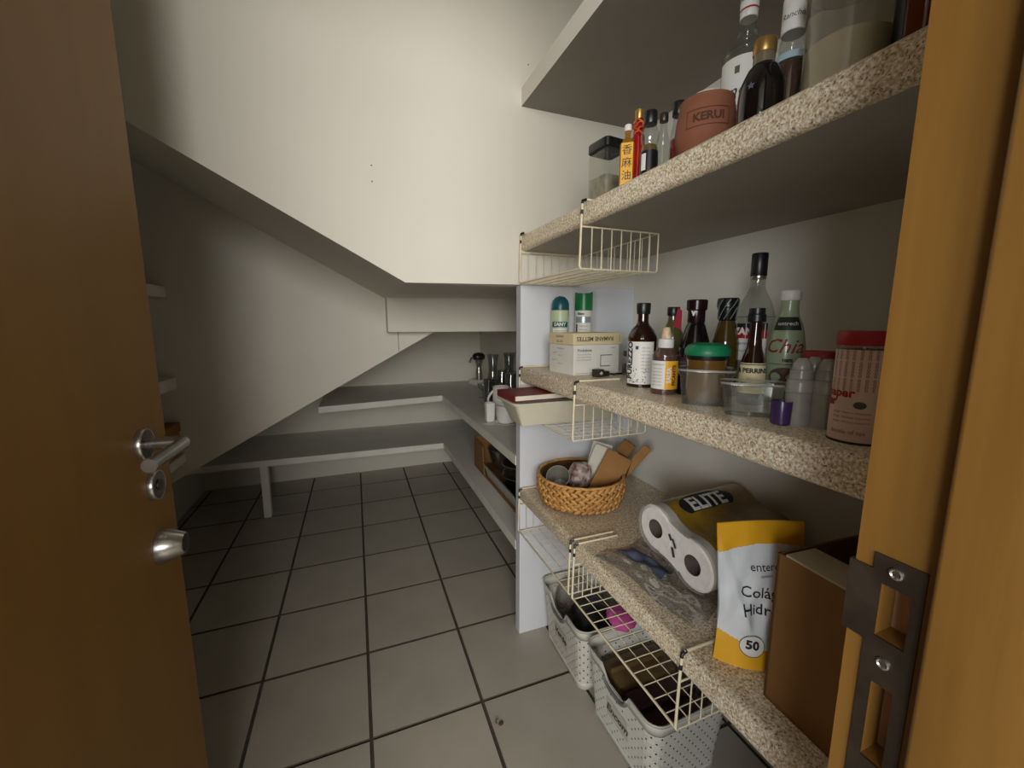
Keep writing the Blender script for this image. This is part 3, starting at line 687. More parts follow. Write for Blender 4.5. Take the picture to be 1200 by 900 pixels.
# ---- middle shelf
# stacked boxes and spray cans
def spray_can(X, Y, label, body, capm, kind):
    r = thing('spray_can', label, 'spray can', (X, Y, Z2))
    pr = [(.028, 0), (.0300, .003), (.0300, .190), (.0290, .194)]
    G().lathe(pr, 32).build('body', body, r, smooth=32)
    if kind == 0:
        G().lathe([(.0296, .194), (.0298, .196), (.0295, .212), (.026, .226), (.017, .237), (.006, .241), (0, .2415)], 32).build('cap', capm, r, smooth=45)
    else:
        N = 32; g = G(); v = []
        a0 = face(X, Y)
        for z in range(2):
            for k in range(N):
                a = a0+2*PI*k/N; h = .194 if z == 0 else .255-.012*max(0, 1-abs(((k+N/2) % N)-N/2)/5.0)
                v.append((.0302*math.cos(a), .0302*math.sin(a), h))
        g.add(v, [(k, (k+1) % N, N+(k+1) % N, N+k) for k in range(N)]); g.add([(.0302*math.cos(a0+2*PI*k/N), .0302*math.sin(a0+2*PI*k/N), .236) for k in range(N)], [tuple(range(N))])
        g.build('cap', capm, r, smooth=40)
    return r, face(X, Y)
r, a0 = spray_can(0.652, 1.243, 'pale green spray can with a rounded teal cap behind the stacked boxes', mat('pale_green_can', (190, 206, 168), .35, rgb2=(170, 192, 150), scale=8), mat('teal_cap', (18, 86, 96), .35), 0)
label_part(r, lambda z: .0300, a0, .138, .156, .95, mat('teal_print', (24, 84, 88), .45), [('SANY', .016, 0, .147, M_LABW, dict(bold=.0006))])
label_part(r, lambda z: .0300, a0, .082, .134, .85, M_LABW, [('DESINFECTANTE', .005, 0, .126, M_GREENP), ('AROMA', .008, 0, .113, M_GREENP)], 'lower_label')
r, a0 = spray_can(0.738, 1.235, 'white spray can with a notched green cap standing by the partition', M_WHITE, mat('green_cap', (18, 122, 66), .35), 1)
label_part(r, lambda z: .0300, a0, .153, .173, .95, mat('silver_print', (176, 186, 190), .3, .4), [])
label_part(r, lambda z: .0300, a0, .092, .150, .9, M_LABW, [('bloo', .012, -.008, .183, M_INK, dict(bold=.0005)), ('Freshness', .007, 0, .142, M_GREYINK), ('lasting clean', .005, 0, .130, M_GREYINK)], 'lower_label', bars=[(M_INK, -.026, -.020, .110, .148)])
bx = thing('carton_box', 'white product carton with a bracket drawing, lower of two stacked boxes', 'box', (0.664, 1.108, Z2), 0.10)
G().box(-.084, .084, -.070, .062, 0, .088, bev=.001, seg=1).build('body', M_LABW, bx)
fn = lambda x, y: (x, -.0706, y); fl_ = lambda x, y: (-.0846, -x, y); h = G()
put_text(h, 'Produzione', .011, fn, -.072, .072, align='LEFT', bold=.0004)
for k in range(3): put_text(h, 'Porta rotoli da parete', .0055, fn, -.072, .060-.008*k, align='LEFT')
for (x0, x1, z0, z1) in ((.012, .015, .022, .058), (.015, .056, .055, .058), (.015, .050, .022, .025), (-.076, -.010, .004, .0052), (.05, .07, .078, .0792)): put_rect(h, fn, x0, x1, z0, z1)
for k, (y, z) in enumerate(((.0, .076), (.03, .062), (.0, .055), (.032, .04), (.0, .03))): put_text(h, 'Produzione' if k == 0 else 'mod. 12', .008, fl_, -y, z)
h.build('print', M_GREYINK, bx, fix=False)
bx2 = thing('carton_box', 'cream carton with upside-down lettering on top of the white carton', 'box', (0.668, 1.108, Z2+.0885), 0.10)
G().box(-.092, .088, -.072, .062, 0, .034, bev=.001, seg=1).build('body', M_LABC, bx2)
fn = lambda x, y: (x, -.0726, y); h = G()
put_text(h, 'RAMANE METTES', .0175, fn, -.014, .0175, ang=PI, bold=.0004)
put_text(h, 'RAMANE', .010, lambda x, y: (-.0926, -x, y), 0, .024, ang=PI); put_text(h, 'METTES', .010, lambda x, y: (-.0926, -x, y), 0, .010, ang=PI)
put_text(h, 'MADE IN', .005, fn, .078, .0175, ang=PI/2)
h.build('print', mat('brown_ink', (96, 84, 62), .6), bx2, fix=False)
# small dark gadget in front of the cartons
r = thing('adapter_plug', 'small dark brown adapter with a cable in front of the white carton', 'adapter', (0.648, 0.985, Z2), 0.25)
G().box(-.020, .004, -.013, .013, 0, .022, bev=.002).build('body', mat('dark_brown_plastic', (58, 50, 42), .4), r, smooth=35)
h = G(); put_rect(h, lambda x, y: (x, -.0133, y), -.015, -.003, .009, .013); put_rect(h, lambda x, y: (x, -.0133, y), -.011, -.007, .007, .016); h.build('mark', M_LABW, r, fix=False)
G().box(.004, .032, -.008, .009, 0, .015, bev=.002).build('lens', M_DSTEEL, r, smooth=35)
G().tube([(.032, 0, .006), (.05, -.01, .004), (.07, .005, .003), (.09, -.004, .003)], .0028, 6).build('cable', M_BLACK, r, smooth=50)
# small glass dropper jar behind
X, Y = 0.756, 1.005
pr = smoothp([(.017, 0), (.018, .003), (.018, .040), (.013, .050), (.012, .056)], 4)
r = bottle('glass_jar', 'small clear jar with dark lid left of the coffee bottle', 'jar', X, Y, Z2, pr, M_CLEAR, [(.0135, .054), (.014, .055), (.014, .068), (.013, .07)], M_DSTEEL, .03, mat('dark_spice', (60, 46, 34), .8))
r = thing('pastry_brush', 'tiny white brush standing behind the dark brown coffee bottle', 'brush', (0.742, 0.930, Z2))
G().tube([(0, 0, .002), (-.004, .004, .10)], .0022, 6).build('handle', M_DSTEEL, r, smooth=50); G().tube([(-.004, .004, .098), (-.010, .009, .13)], [.004, .009], 8).build('bristles', M_PAPER, r, smooth=50)
# coffee bottle
X, Y = 0.643, 0.802
pr = smoothp([(.031, 0), (.0330, .004), (.0335, .100), (.0335, .118), (.0250, .136), (.0140, .150), (.0125, .166), (.0125, .180)], 5)
r = bottle('coffee_bottle', 'dark brown coffee syrup bottle with a white label and black cap', 'bottle', X, Y, Z2, pr, M_BROWNG, [(.0150, .172), (.0155, .174), (.0165, .195), (.0155, .198)], M_BLACK)
a0 = face(X, Y)
o = label_part(r, pick(pr), a0-.12, .008, .108, 1.02, M_LABW, [('PUREZZO', .020, -.0235, .064, M_INK, dict(ang=PI/2, bold=.0008))]+[('caffè arabica', .0042, .014, .094-.008*k, M_GREYINK) for k in range(8)], bars=[(mat('blue_print', (48, 70, 104), .5), -.010, -.003, .090, .098)])
h = G(); fn = prof_map(pick(pr), a0-.12, .0015); rnd = random.Random(4)
for k in range(34):
    x = rnd.uniform(-.022, .018); z = .012+rnd.random()**1.7*.034
    rr = rnd.uniform(.0010, .0020); t = rnd.uniform(0, PI)
    v = [fn(x+rr*math.cos(a)*math.cos(t)-.6*rr*math.sin(a)*math.sin(t), z+rr*math.cos(a)*math.sin(t)+.6*rr*math.sin(a)*math.cos(t)) for a in [2*PI*i/7 for i in range(7)]]
    h.add(v, [tuple(range(7))])
h.build('bean_print', mat('coffee_print', (74, 46, 36), .6), o, fix=False)
# hot sauce with white cap
X, Y = 0.622, 0.697
pr = smoothp([(.0250, 0), (.0268, .004), (.0268, .075), (.0250, .086), (.0150, .098), (.0135, .104)], 5)
r = bottle('sauce_bottle', 'pepper sauce bottle with white nozzle cap and white-yellow label', 'bottle', X, Y, Z2, pr, glass('pinkish_glass', (220, 205, 200), .12, .04, .16, (190, 160, 150)), [(.0155, .099), (.0160, .100), (.0160, .116), (.0150, .1175), (.0100, .119)], M_WHITE, .080, mat('red_hot', (96, 24, 28), .2, coat=.3))
G().lathe([(.0098, .118), (.0105, .122), (.0075, .140), (.0060, .142), (0, .1425)], 24).build('nozzle', mat('stained_nozzle', (226, 208, 176), .5, rgb2=(196, 150, 96), scale=70), r, smooth=40)
a0 = face(X, Y)
o = label_part(r, pick(pr), a0, .012, .072, 1.3, M_LABW, [('INGREDIENTI', .0045, -.014, .064, M_GREYINK)]+[('peperoncino', .0040, -.015, .056-.007*k, M_GREYINK) for k in range(6)]+[('PICANTE', .011, .020, .042, mat('brown_red', (120, 50, 20), .5), dict(ang=PI/2, bold=.0005))], bars=[(M_YEL, .001, .034, .0122, .0718)])
h = G(); put_text(h, 'SALSA', .012, prof_map(pick(pr), a0, .0016), .009, .042, ang=PI/2, bold=.0005); h.build('lettering', M_LABW, o, fix=False)
# bottle with red tag
X, Y = 0.695, 0.760
pr = smoothp([(.0240, 0), (.0250, .004), (.0250, .110), (.0180, .140), (.0120, .156), (.0115, .172)], 5)
r = bottle('syrup_bottle', 'black-capped glass bottle with a red paper tag behind the pepper sauce', 'bottle', X, Y, Z2, pr, mat('greenish_syrup', (84, 80, 48), .12, coat=.5), [(.0135, .168), (.0140, .169), (.0140, .186), (.0130, .188)], M_BLACK)
G().prism([(-.004, 0), (.016, -.004), (.013, .046), (.003, .052)], -.0005, .0005, 'y').build('paper_tag', mat('red_tag', (164, 30, 52), .6), r, loc=(.018*math.cos(a0)+.004, .018*math.sin(a0), .134), rot=(.15, 0, a0+PI/2+.3))
# balsamic
X, Y = 0.672, 0.668
pr = smoothp([(.0295, 0), (.0315, .004), (.0315, .088), (.0300, .105), (.0200, .142), (.0160, .152), (.0155, .160)], 5)
r = bottle('balsamic_bottle', 'black sauce bottle with glossy dark foil neck', 'bottle', X, Y, Z2, pr, M_DARKG, [(.0165, .152), (.0172, .154), (.0170, .176), (.0200, .179), (.0205, .197), (.0190, .199)], mat('plum_foil', (42, 20, 26), .22, .3), capname='foil_cap')
a0 = face(X, Y)
label_part(r, pick(pr), a0-.2, .040, .080, 1.1, mat('plum_label', (58, 40, 56), .5), [('aceto', .010, -.012, .070, M_GREYINK), ('balsamico', .010, -.004, .057, M_GREYINK)])
h = G(); fn = cyl(.0176, a0)
put_text(h, 'V', .014, fn, -.006, .171, bold=.0012); h.build('lettering', M_LABW, r, fix=False)
# checkered neck bottle
X, Y = 0.727, 0.640
pr = smoothp([(.0250, 0), (.0265, .004), (.0260, .100), (.0240, .120), (.0170, .150), (.0150, .158), (.0150, .170)], 5)
r = bottle('vinaigrette_bottle', 'olive glass bottle with a diagonally striped black foil neck', 'bottle', X, Y, Z2, pr, mat('olive_glass', (74, 58, 22), .1, rgb2=(60, 46, 18), scale=9, coat=.5), [(.0160, .156), (.0168, .158), (.0178, .182), (.0200, .184), (.0202, .200), (.0190, .202)], mat('black_foil', (26, 28, 27), .3, .3), capname='foil_cap')
g = G()
for k in range(9):
    rr = pick([(.0172, .158), (.0182, .182), (.0206, .184), (.0207, .200)])
    g.tube([((rr(.159+.040*i/10)+.0003)*math.cos(2*PI*k/9+i*.13), (rr(.159+.040*i/10)+.0003)*math.sin(2*PI*k/9+i*.13), .159+.040*i/10) for i in range(11)], .0010, 4)
g.build('stripe_print', mat('grey_green_stripe', (128, 140, 130), .4), r, smooth=50)
# big clear bottle
X, Y = 0.782, 0.620
pr = smoothp([(.0340, 0), (.0360, .005), (.0360, .150), (.0355, .165), (.0290, .190), (.0160, .218), (.0135, .232), (.0130, .246)], 5)
r = bottle('vodka_bottle', 'tall clear spirits bottle with black cap and red-white label, tallest on middle shelf', 'bottle', X, Y, Z2, pr, M_CLEAR, [(.0145, .246), (.0150, .247), (.0150, .290), (.0140, .292)], M_BLACK)
G().lathe([(.0142, .240), (.0146, .241), (.0146, .2465)], 32).build('collar', M_STEEL, r, smooth=30)
a0 = face(X, Y)-.25
label_part(r, pick(pr), a0, .075, .150, .95, M_LABW, [('Premium', .010, -.008, .110, mat('blue_script', (60, 90, 130), .5), dict(shear=.3)), ('vodka', .008, -.006, .095, M_GREYINK)], bars=[(M_INK, -.034, .034, .138, .1505), (M_REDP, -.034, .034, .120, .138)])
h = G(); put_text(h, 'ZANU', .019, prof_map(pick(pr), a0, .0018), -.004, .134, bold=.001); h.build('lettering', M_LABW, r, fix=False)
# worcestershire
X, Y = 0.694, 0.546
pr = smoothp([(.0210, 0), (.0222, .004), (.0222, .060), (.0200, .080), (.0125, .108), (.0105, .140), (.0105, .156)], 5)
r = bottle('worcester_bottle', 'slim brown sauce bottle with cream label in front of the clear spirits bottle', 'bottle', X, Y, Z2, pr, M_BROWNG, [(.0125, .152), (.0150, .154), (.0150, .166), (.0135, .168), (.0130, .178)], M_BLACK)
a0 = face(X, Y)
label_part(r, pick(pr), a0, .022, .078, 1.25, M_LABC, [('& PERRINS', .0115, 0, .064, M_INK, dict(bold=.0005)), ('SAUCE', .006, 0, .050, mat('orange_print', (196, 110, 50), .6)), ('Worcestershire', .0055, 0, .041, M_INK)], bars=[(M_INK, -.024, .024, .0745, .0762), (M_INK, -.024, .024, .0345, .0355)])
# chia drink bottle
X, Y = 0.756, 0.530
pr = smoothp([(.0240, 0), (.0270, .006), (.0295, .040), (.0310, .080), (.0300, .110), (.0240, .145), (.0165, .165), (.0145, .180), (.0145, .195)], 5)
r = bottle('chia_bottle', 'milky green drink bottle with white cap and red script', 'bottle', X, Y, Z2, pr, mat('milky_green', (160, 172, 142), .3, rgb2=(150, 164, 132), scale=8, coat=.3), [(.0165, .192), (.0170, .193), (.0170, .208), (.0160, .210)], M_WHITE)
a0 = face(X, Y); rf = pick(pr)
label_part(r, rf, a0, .138, .162, .95, mat('dark_green_label', (34, 44, 30), .5), [('ontrech', .010, 0, .150, M_LABW)])
h = G(); fn = prof_map(rf, a0, .0012); put_text(h, 'Chia', .036, fn, -.004, .108, shear=.35, bold=.0003); h.build('script', mat('red_script', (146, 44, 36), .5), r, fix=False)
h = G(); put_text(h, '100%', .0075, fn, .004, .083, bold=.0005); put_rect(h, fn, -.026, .030, .0755, .0765, n=6); h.build('lettering', M_INK, r, fix=False)
h = G(); c = [fn(.025*math.cos(a), .052+.018*math.sin(a)) for a in [2*PI*k/24 for k in range(24)]]; h.add(c+[fn(0, .052)], [(k, (k+1) % 24, 24) for k in range(24)]); o = h.build('seed_print', mat('seed_brown', (70, 52, 46), .6, rgb2=(110, 84, 74), scale=120), r, fix=False)
# clear tubs
def tub(X, Y, rotz, hx, hy, H, label):
    r = thing('plastic_tub', label, 'tub', (X, Y, Z2), rotz, 'clear plastic tubs on the middle shelf')
    G().rlathe([(-.008, .0005), (-.006, .002), (-.001, H-.010), (.002, H-.009), (.0035, H-.003), (.0025, H)], hx, hy, .014, 5, cap=False).rlathe([(-.008, .0005), (-.008, .0012)], hx, hy, .014, 5).build('shell', MATS['clear_plastic'], r, smooth=35)
    G().rlathe([(.0025, H), (.0035, H+.001), (.0035, H-.0025)], hx, hy, .014, 5, cap=False).build('rim', M_FROST, r, smooth=35)
    return r
tub(0.618, 0.582, 0.78, 0.042, 0.045, 0.066, 'clear plastic tub holding the green-lidded jar')
tub(0.606, 0.474, 0.78, 0.026, 0.045, 0.055, 'empty clear plastic tub right of the green-lidded jar')
r = thing('dip_jar', 'round amber jar with a wide green lid standing inside a clear tub', 'jar', (0.618, 0.582, Z2+.0035))
G().lathe(smoothp([(.028, 0), (.032, .004), (.034, .030), (.034, .068), (.036, .082), (.037, .086)], 4), 36).build('body', mat('amber_dip', (112, 82, 36), .2, rgb2=(92, 66, 30), scale=14, coat=.4), r, smooth=35)
G().lathe([(.0365, .080), (.0375, .082), (.0375, .090)], 36).build('dark_ring', M_BLACK, r, smooth=30)
G().lathe([(.0395, .088), (.0402, .090), (.0398, .098), (.034, .107), (.024, .1105), (0, .1115)], 48).build('lid', M_GREENP, r, smooth=35)
r = thing('small_cup', 'small translucent purple plastic cup at the middle shelf edge', 'cup', (0.592, 0.412, Z2))
G().lathe([(.0115, 0), (.0135, .002), (.0145, .034), (.0140, .036), (.0128, .034), (.0118, .003), (0, .003)], 28).build('body', mat('purple_plastic', (78, 54, 104), .25, rgb2=(66, 44, 92), scale=20, trans=.3), r, smooth=35)
def mini(X, Y, label):
    pr = smoothp([(.0165, 0), (.0175, .002), (.0170, .048), (.0180, .050), (.0175, .058), (.0170, .066), (.0150, .070), (.0145, .082), (.0125, .084), (.0115, .092), (.0070, .098), (.0060, .100)], 2)
    r = bottle('mini_bottle', label, 'bottle', X, Y, Z2, pr, glass('milky_plastic', (204, 202, 196), .5, .25, .12, (204, 200, 190)), seg=28, group='small frosted plastic bottles')
    G().lathe([(.0185, .049), (.019, .0505), (.0185, .052)], 28).build('ridge', M_FROST, r, smooth=30); G().lathe([(.0155, .0675), (.016, .069), (.0155, .0705)], 28).build('ridge', M_FROST, r, smooth=30)
mini(0.612, 0.402, 'small frosted plastic bottle beside the purple cup')
mini(0.630, 0.377, 'small frosted plastic bottle touching the tea canister')
mini(0.655, 0.412, 'small frosted plastic bottle behind the purple cup')
X, Y = 0.704, 0.431
r = thing('red_lid_jar', 'glass jar with a flat red lid behind the frosted bottles', 'jar', (X, Y, Z2))
G().lathe([(.024, 0), (.0255, .003), (.0255, .082), (.0235, .088)], 32).build('body', mat('brown_spice_jar', (96, 66, 50), .2, coat=.4), r, smooth=32)
G().lathe([(.0262, .087), (.0266, .088), (.0266, .104), (.0255, .106)], 32).build('lid', M_REDP, r, smooth=32)
X, Y = 0.598, 0.318
r = thing('tea_canister', 'pale pink paper canister with a red lid next to the door frame', 'canister', (X, Y, Z2))
M_PINK = mat('pale_pink_paper', (226, 200, 188), .55, rgb2=(216, 188, 176), scale=15)
G().lathe([(.0285, .002), (.0285, .118)], 40).build('body', M_PINK, r, smooth=32)
G().lathe([(.0286, 0), (.0290, .0005), (.0290, .0028), (.0286, .0032)], 40).build('base_rim', M_INK, r, smooth=32)
G().lathe([(.0282, .118), (.0282, .124)], 40).build('glass_collar', M_PET, r, smooth=32)
G().lathe([(.0290, .123), (.0292, .1235), (.0292, .139), (.0282, .141)], 40).build('lid', M_REDP, r, smooth=32)
a0 = face(X, Y)-.35; fn = cyl(.0290, a0)
h = G(); put_text(h, 'paper', .0155, fn, -.012, .064, bold=.0005); put_text(h, 'jar', .0155, fn, -.022, .0525, bold=.0005); h.build('lettering', M_REDP, r, fix=False)
h = G(); [put_text(h, 'ginger hibiscus cinnamon', .0040, fn, .004, .040-.006*k) for k in range(3)]; h.build('small_print', mat('brick_print', (150, 80, 66), .6), r, fix=False); h = G(); put_text(h, 'bottle of tea', .0075, fn, .002, .015); h.build('small_print', MATS['brick_print'], r, fix=False); h = G()
for k in range(7): put_text(h, 'oooo ooooo oooo', .0070, fn, -.022+.0075*k, .094, ang=PI/2)
h.build('small_print', mat('brick_print', (150, 80, 66), .6), r, fix=False)
h = G(); c = [fn(.012+.0065*math.cos(a), .0500+.0045*math.sin(a)) for a in [2*PI*k/20 for k in range(20)]]; h.add(c, [tuple(range(20))]); h.build('seal', mat('seal_green', (70, 78, 60), .6), r, fix=False)

# ------------------------------------------------------------------ lowest shelf
# woven basket
BC = (0.685, 1.138)
r = thing('woven_basket', 'round golden water-hyacinth basket filled with packaging on the lowest shelf', 'basket', (BC[0], BC[1], Z3))
M_WEAVE = mat('hyacinth', (222, 172, 102), .6, rgb2=(180, 124, 62), scale=26, stretch=(1, 1, 4), bump=.3, bscale=110, rnd=.22)
def br(z): return .123+.024*math.sin(PI*min(1, (z+.012)/.095)*.62) 
G().lathe([(.05, .002), (.112, .004)]+[(br(.006+.085*k/8)-.008, .006+.085*k/8) for k in range(9)]+[(br(.09)-.014, .090), (br(.05)-.016, .05), (.105, .010), (0, .008)], 48).build('core', mat('dark_straw', (104, 68, 34), .85), r, smooth=45)
bm = bmesh.new(); bmesh.ops.create_icosphere(bm, subdivisions=1, radius=1)
for v in bm.verts: v.co = Vector((v.co.x*.0180*(1-.25*v.co.z*v.co.z), v.co.y*.0056, v.co.z*.0078))
leaf = G().bm(bm).mesh('strand', M_WEAVE, smooth=80)
rows = 7; per = 38
for j in range(rows):
    z = .0145+.0114*j
    for k in range(per):
        a = 2*PI*(k+.5*(j % 2))/per; o = bpy.data.objects.new('strand', leaf); COL.objects.link(o); o.parent = r
        R0 = br(z)-.003+random.uniform(-.0012, .0012)
        o.location = (R0*math.cos(a), R0*math.sin(a), z+random.uniform(-.001, .001))
        tl = (.55 if j % 2 else -.55)+random.uniform(-.12, .12)
        o.rotation_euler = Matrix.Rotation(a+PI/2, 3, 'Z').to_4x4().to_3x3().__matmul__(Matrix.Rotation(tl, 3, 'Y')).to_euler()
        s_ = random.uniform(.9, 1.15); o.scale = (s_, 1, s_)
g = G().tube([((br(.09)-.005)*math.cos(2*PI*k/60), (br(.09)-.005)*math.sin(2*PI*k/60), .0925+.0006*math.sin(k*2.1)) for k in range(61)], .0045, 8, cap=False); g.build('rim', M_WEAVE, r, smooth=50)
# contents of the basket
r = thing('plastic_cup', 'clear plastic cup lying tilted in the woven basket', 'cup', (0.620, 1.160, Z3+.045), rot=(0.65, -0.55, 0))
G().lathe([(.026, 0), (.0265, .001), (.036, .085), (.0375, .086), (.0375, .089), (.0355, .089), (.025, .003), (0, .003)], 32).build('body', MATS['frosted_plastic'], r, smooth=35)
o = tag(crumple('snack_bag', mat('patterned_bag', (208, 196, 186), .5, rgb2=(110, 66, 58), scale=55), (0.672, 1.120, Z3+.055), .034, .026, .042, 31, amp=.6), 'crumpled patterned snack bag in the woven basket next to the cup', 'bag')
def sheet(name, label, cat, loc, rot, w, h, th, m, m2=None):
    r = thing(name, label, cat, loc, rot=rot)
    G().box(-w/2, w/2, -th/2, th/2, 0, h, bev=min(.002, th*.3), seg=1).build('body', m, r)
    G().box(-w/2+.003, w/2-.003, -th/2+.001, th/2-.001, h-.002, h+.001).build('fold', m2 or m, r)
    return r
sheet('kraft_envelope', 'brown kraft paper packet leaning in front of others in the woven basket', 'packet', (0.722, 1.085, Z3+.018), (-.18, .50, -.35), .092, .160, .010, M_KRAFT)
sheet('paper_packet', 'off-white paper packet leaning behind the kraft packet in the basket', 'packet', (0.712, 1.128, Z3+.02), (-.1, .40, -.3), .085, .165, .006, M_PAPER)
sheet('paper_packet', 'folded cream card between the kraft packet and the brown boards', 'packet', (0.740, 1.168, Z3+.02), (-.05, .28, -.4), .070, .165, .005, M_PAPER, M_CARDL)
M_DKB = mat('dark_brown_card', (84, 52, 30), .7, rgb2=(68, 42, 24), scale=14)
sheet('cocoa_packet', 'dark brown packet low in the woven basket behind the kraft packet', 'packet', (0.775, 1.105, Z3+.02), (-.12, .30, -.55), .075, .120, .012, M_DKB)
sheet('brown_board', 'wide brown cardboard sleeve leaning over the right rim of the woven basket', 'sleeve', (0.774, 1.178, Z3+.02), (-.02, .58, -.75), .046, .200, .012, M_CARD)
sheet('brown_board', 'narrow brown cardboard strip at the outer right of the woven basket', 'sleeve', (0.800, 1.130, Z3+.02), (-.02, .62, -.75), .030, .200, .008, M_KRAFT)

# toilet paper pack
TP = thing('toilet_paper_pack', 'pack of white toilet rolls in clear and yellow wrap on the lowest shelf', 'toilet paper', (0.648, 0.672, Z3+.086), rot=(0, -0.02, 0.04))
RR = .057; cs = [(0.056, .016), (-0.056, -.014)]
M_ROLL = mat('tissue', (238, 234, 228), .9, rgb2=(228, 223, 215), scale=60, bump=.2)
for (y, z) in cs:
    rl = G().lathe([(.0225, 0), (.049, 0), (RR, .006), (RR, .10), (.049, .105), (.020, .105)], 36, cap=False).map(lambda a, b, c: (c, a, b)).build('roll', M_ROLL, TP, smooth=35, loc=(0.004, y, z))
    G().lathe([(.0225, .0), (.0215, .0003), (.0215, .10)], 28, cap=False).lathe([(0, .035), (.0215, .0352)], 28, cap=False).map(lambda a, b, c: (c, a, b)).build('core', mat('core_card_shade', (100, 88, 80), .9), rl, smooth=35)  # card tube and plug disc, shade of the hole put into the dark colour
out = []
def dip(q):
    d = .116*min(q, 6-q)/6; return .85*min(.011, RR-math.sqrt(max(1e-9, RR*RR-d*d)))
def hull(off):
    P = []
    c1, c2 = Vector(cs[0]), Vector(cs[1]); d = (c1-c2).normalized(); n = Vector((-d.y, d.x))
    for k in range(25):
        a = -PI/2+PI*k/24*1.0; P.append(c1+(RR+off)*(math.cos(a)*d+math.sin(a)*n))
    for q in range(1, 6): P.append(c1.lerp(c2, q/6)+n*(RR+off-dip(q)))
    for k in range(25):
        a = PI/2+PI*k/24; P.append(c2+(RR+off)*(math.cos(a)*d+math.sin(a)*n))
    for q in range(1, 6): P.append(c2.lerp(c1, q/6)-n*(RR+off-dip(q)))
    return P
g = G(); secs = [(.030, .0012), (.10, .0016), (.20, .0016), (.285, .0012), (.293, -.006)]; v = []
for x, off in secs: v += [(x, p.x, p.y) for p in hull(off)]
N = len(hull(0)); f = [(i*N+k, i*N+(k+1) % N, (i+1)*N+(k+1) % N, (i+1)*N+k) for i in range(len(secs)-1) for k in range(N)]; f.append(tuple((len(secs)-1)*N+k for k in range(N)))
g.add(v, f); wr = g.build('printed_wrap', mat('olive_yellow_wrap', (168, 132, 34), .35, rgb2=(120, 92, 28), scale=16, coat=.3), TP, smooth=40)
g = G(); v = []
for x, off in ((.002, .0008), (.031, .0014)): v += [(x, p.x, p.y) for p in hull(off)]
g.add(v, [(k, (k+1) % N, N+(k+1) % N, N+k) for k in range(N)]); g.build('clear_wrap', glass('wrap_clear', (236, 234, 230), .25, .12, .2, (230, 226, 220)), TP, smooth=40)
# oval brand badge on the upper side of the pack
def top_fn(off):
    def fn(x, y):   # x along pack depth (+X), y along the pack width on the top of the near roll
        c = Vector(cs[0]); a = PI/2+.42-y/RR*1.0; return (.14+x, c.x-(RR+off)*math.cos(PI-a)*1.0, c.y+(RR+off)*math.sin(a))
    return fn
h = G(); fn = top_fn(.0030); c = [fn(.085*math.cos(a), .034*math.sin(a)) for a in [2*PI*k/32 for k in range(32)]]
h.add(c+[fn(.085*.5*math.cos(a), .034*.5*math.sin(a)) for a in [2*PI*k/32 for k in range(32)]]+[fn(0, 0)], [(k, (k+1) % 32, 32+(k+1) % 32, 32+k) for k in range(32)]+[(32+k, 32+(k+1) % 32, 64) for k in range(32)])
bd = h.build('badge', M_INK, wr, fix=False)
h = G(); put_text(h, 'ELITE', .050, top_fn(.0042), 0, 0, bold=.0015, fine=.006); h.build('lettering', M_LABW, bd, fix=False)
h = G(); fe = lambda x, y: (.0005, -x, y)
for (x, y, w, l, a) in ((-.006, .020, .0035, .007, .5), (.006, .010, .0035, .010, .5), (.004, -.012, .004, .011, .3)):
    q = [fe(x+(dx*math.cos(a)-dy*math.sin(a)), y+(dx*math.sin(a)+dy*math.cos(a))) for dx, dy in ((-w, -l), (w, -l), (w, l), (-w, l))]; h.add(q, [(0, 1, 2, 3)])
bq = G(); c1, c2 = Vector(cs[0]), Vector(cs[1]); dv = (c1-c2).normalized(); nv_ = Vector((-dv.y, dv.x)); pts = []
for t in (.24, .38, .5, .62, .76): pts.append(c1.lerp(c2, t)+nv_*(RR-.002-.011*math.sin(PI*t)))
for t in (.76, .62, .5, .38, .24): pts.append(c1.lerp(c2, t)-nv_*(RR-.002-.011*math.sin(PI*t)))
bq.prism([(q.x, q.y) for q in pts], .0046, .032, 'x').build('end_film', M_ROLL, TP)
h.build('seal_marks', mat('dark_grey_print', (70, 64, 60), .6), TP, fix=False)
# clear plastic bag under the pack
def bagfn(u, v, rnd=random.Random(11)):
    x = -.10+.20*u; y = -.14+.28*v; e = min(1, 5*min(u, 1-u), 5*min(v, 1-v))
    z = .001+e*.42*(.014+.010*math.sin(9*u+4*v)*math.sin(11*v-3*u)+.007*math.sin(31*u+17*v)+.005*math.sin(23*v-41*u))
    return (x*(1+.08*math.sin(7*v)), y*(1+.06*math.sin(9*u)), max(.001, z))
r = thing('plastic_wrap_bag', 'flat crinkled clear plastic bag with blue print under the toilet rolls', 'bag', (0.668, 0.700, Z3), 0.15)
G().grid(bagfn, 44, 52).build('film', glass('bag_film', (238, 240, 243), .07, .07, .75, (200, 204, 214)), r, smooth=70, fix=False)
G().grid(lambda u, v: (lambda p: (p[0], p[1], p[2]+.0008))(bagfn(.30+.22*u, .45+.5*v)), 14, 24).build('blue_print', mat('navy_print', (60, 68, 96), .35, rgb2=(96, 104, 128), scale=30), r, smooth=70, fix=False)
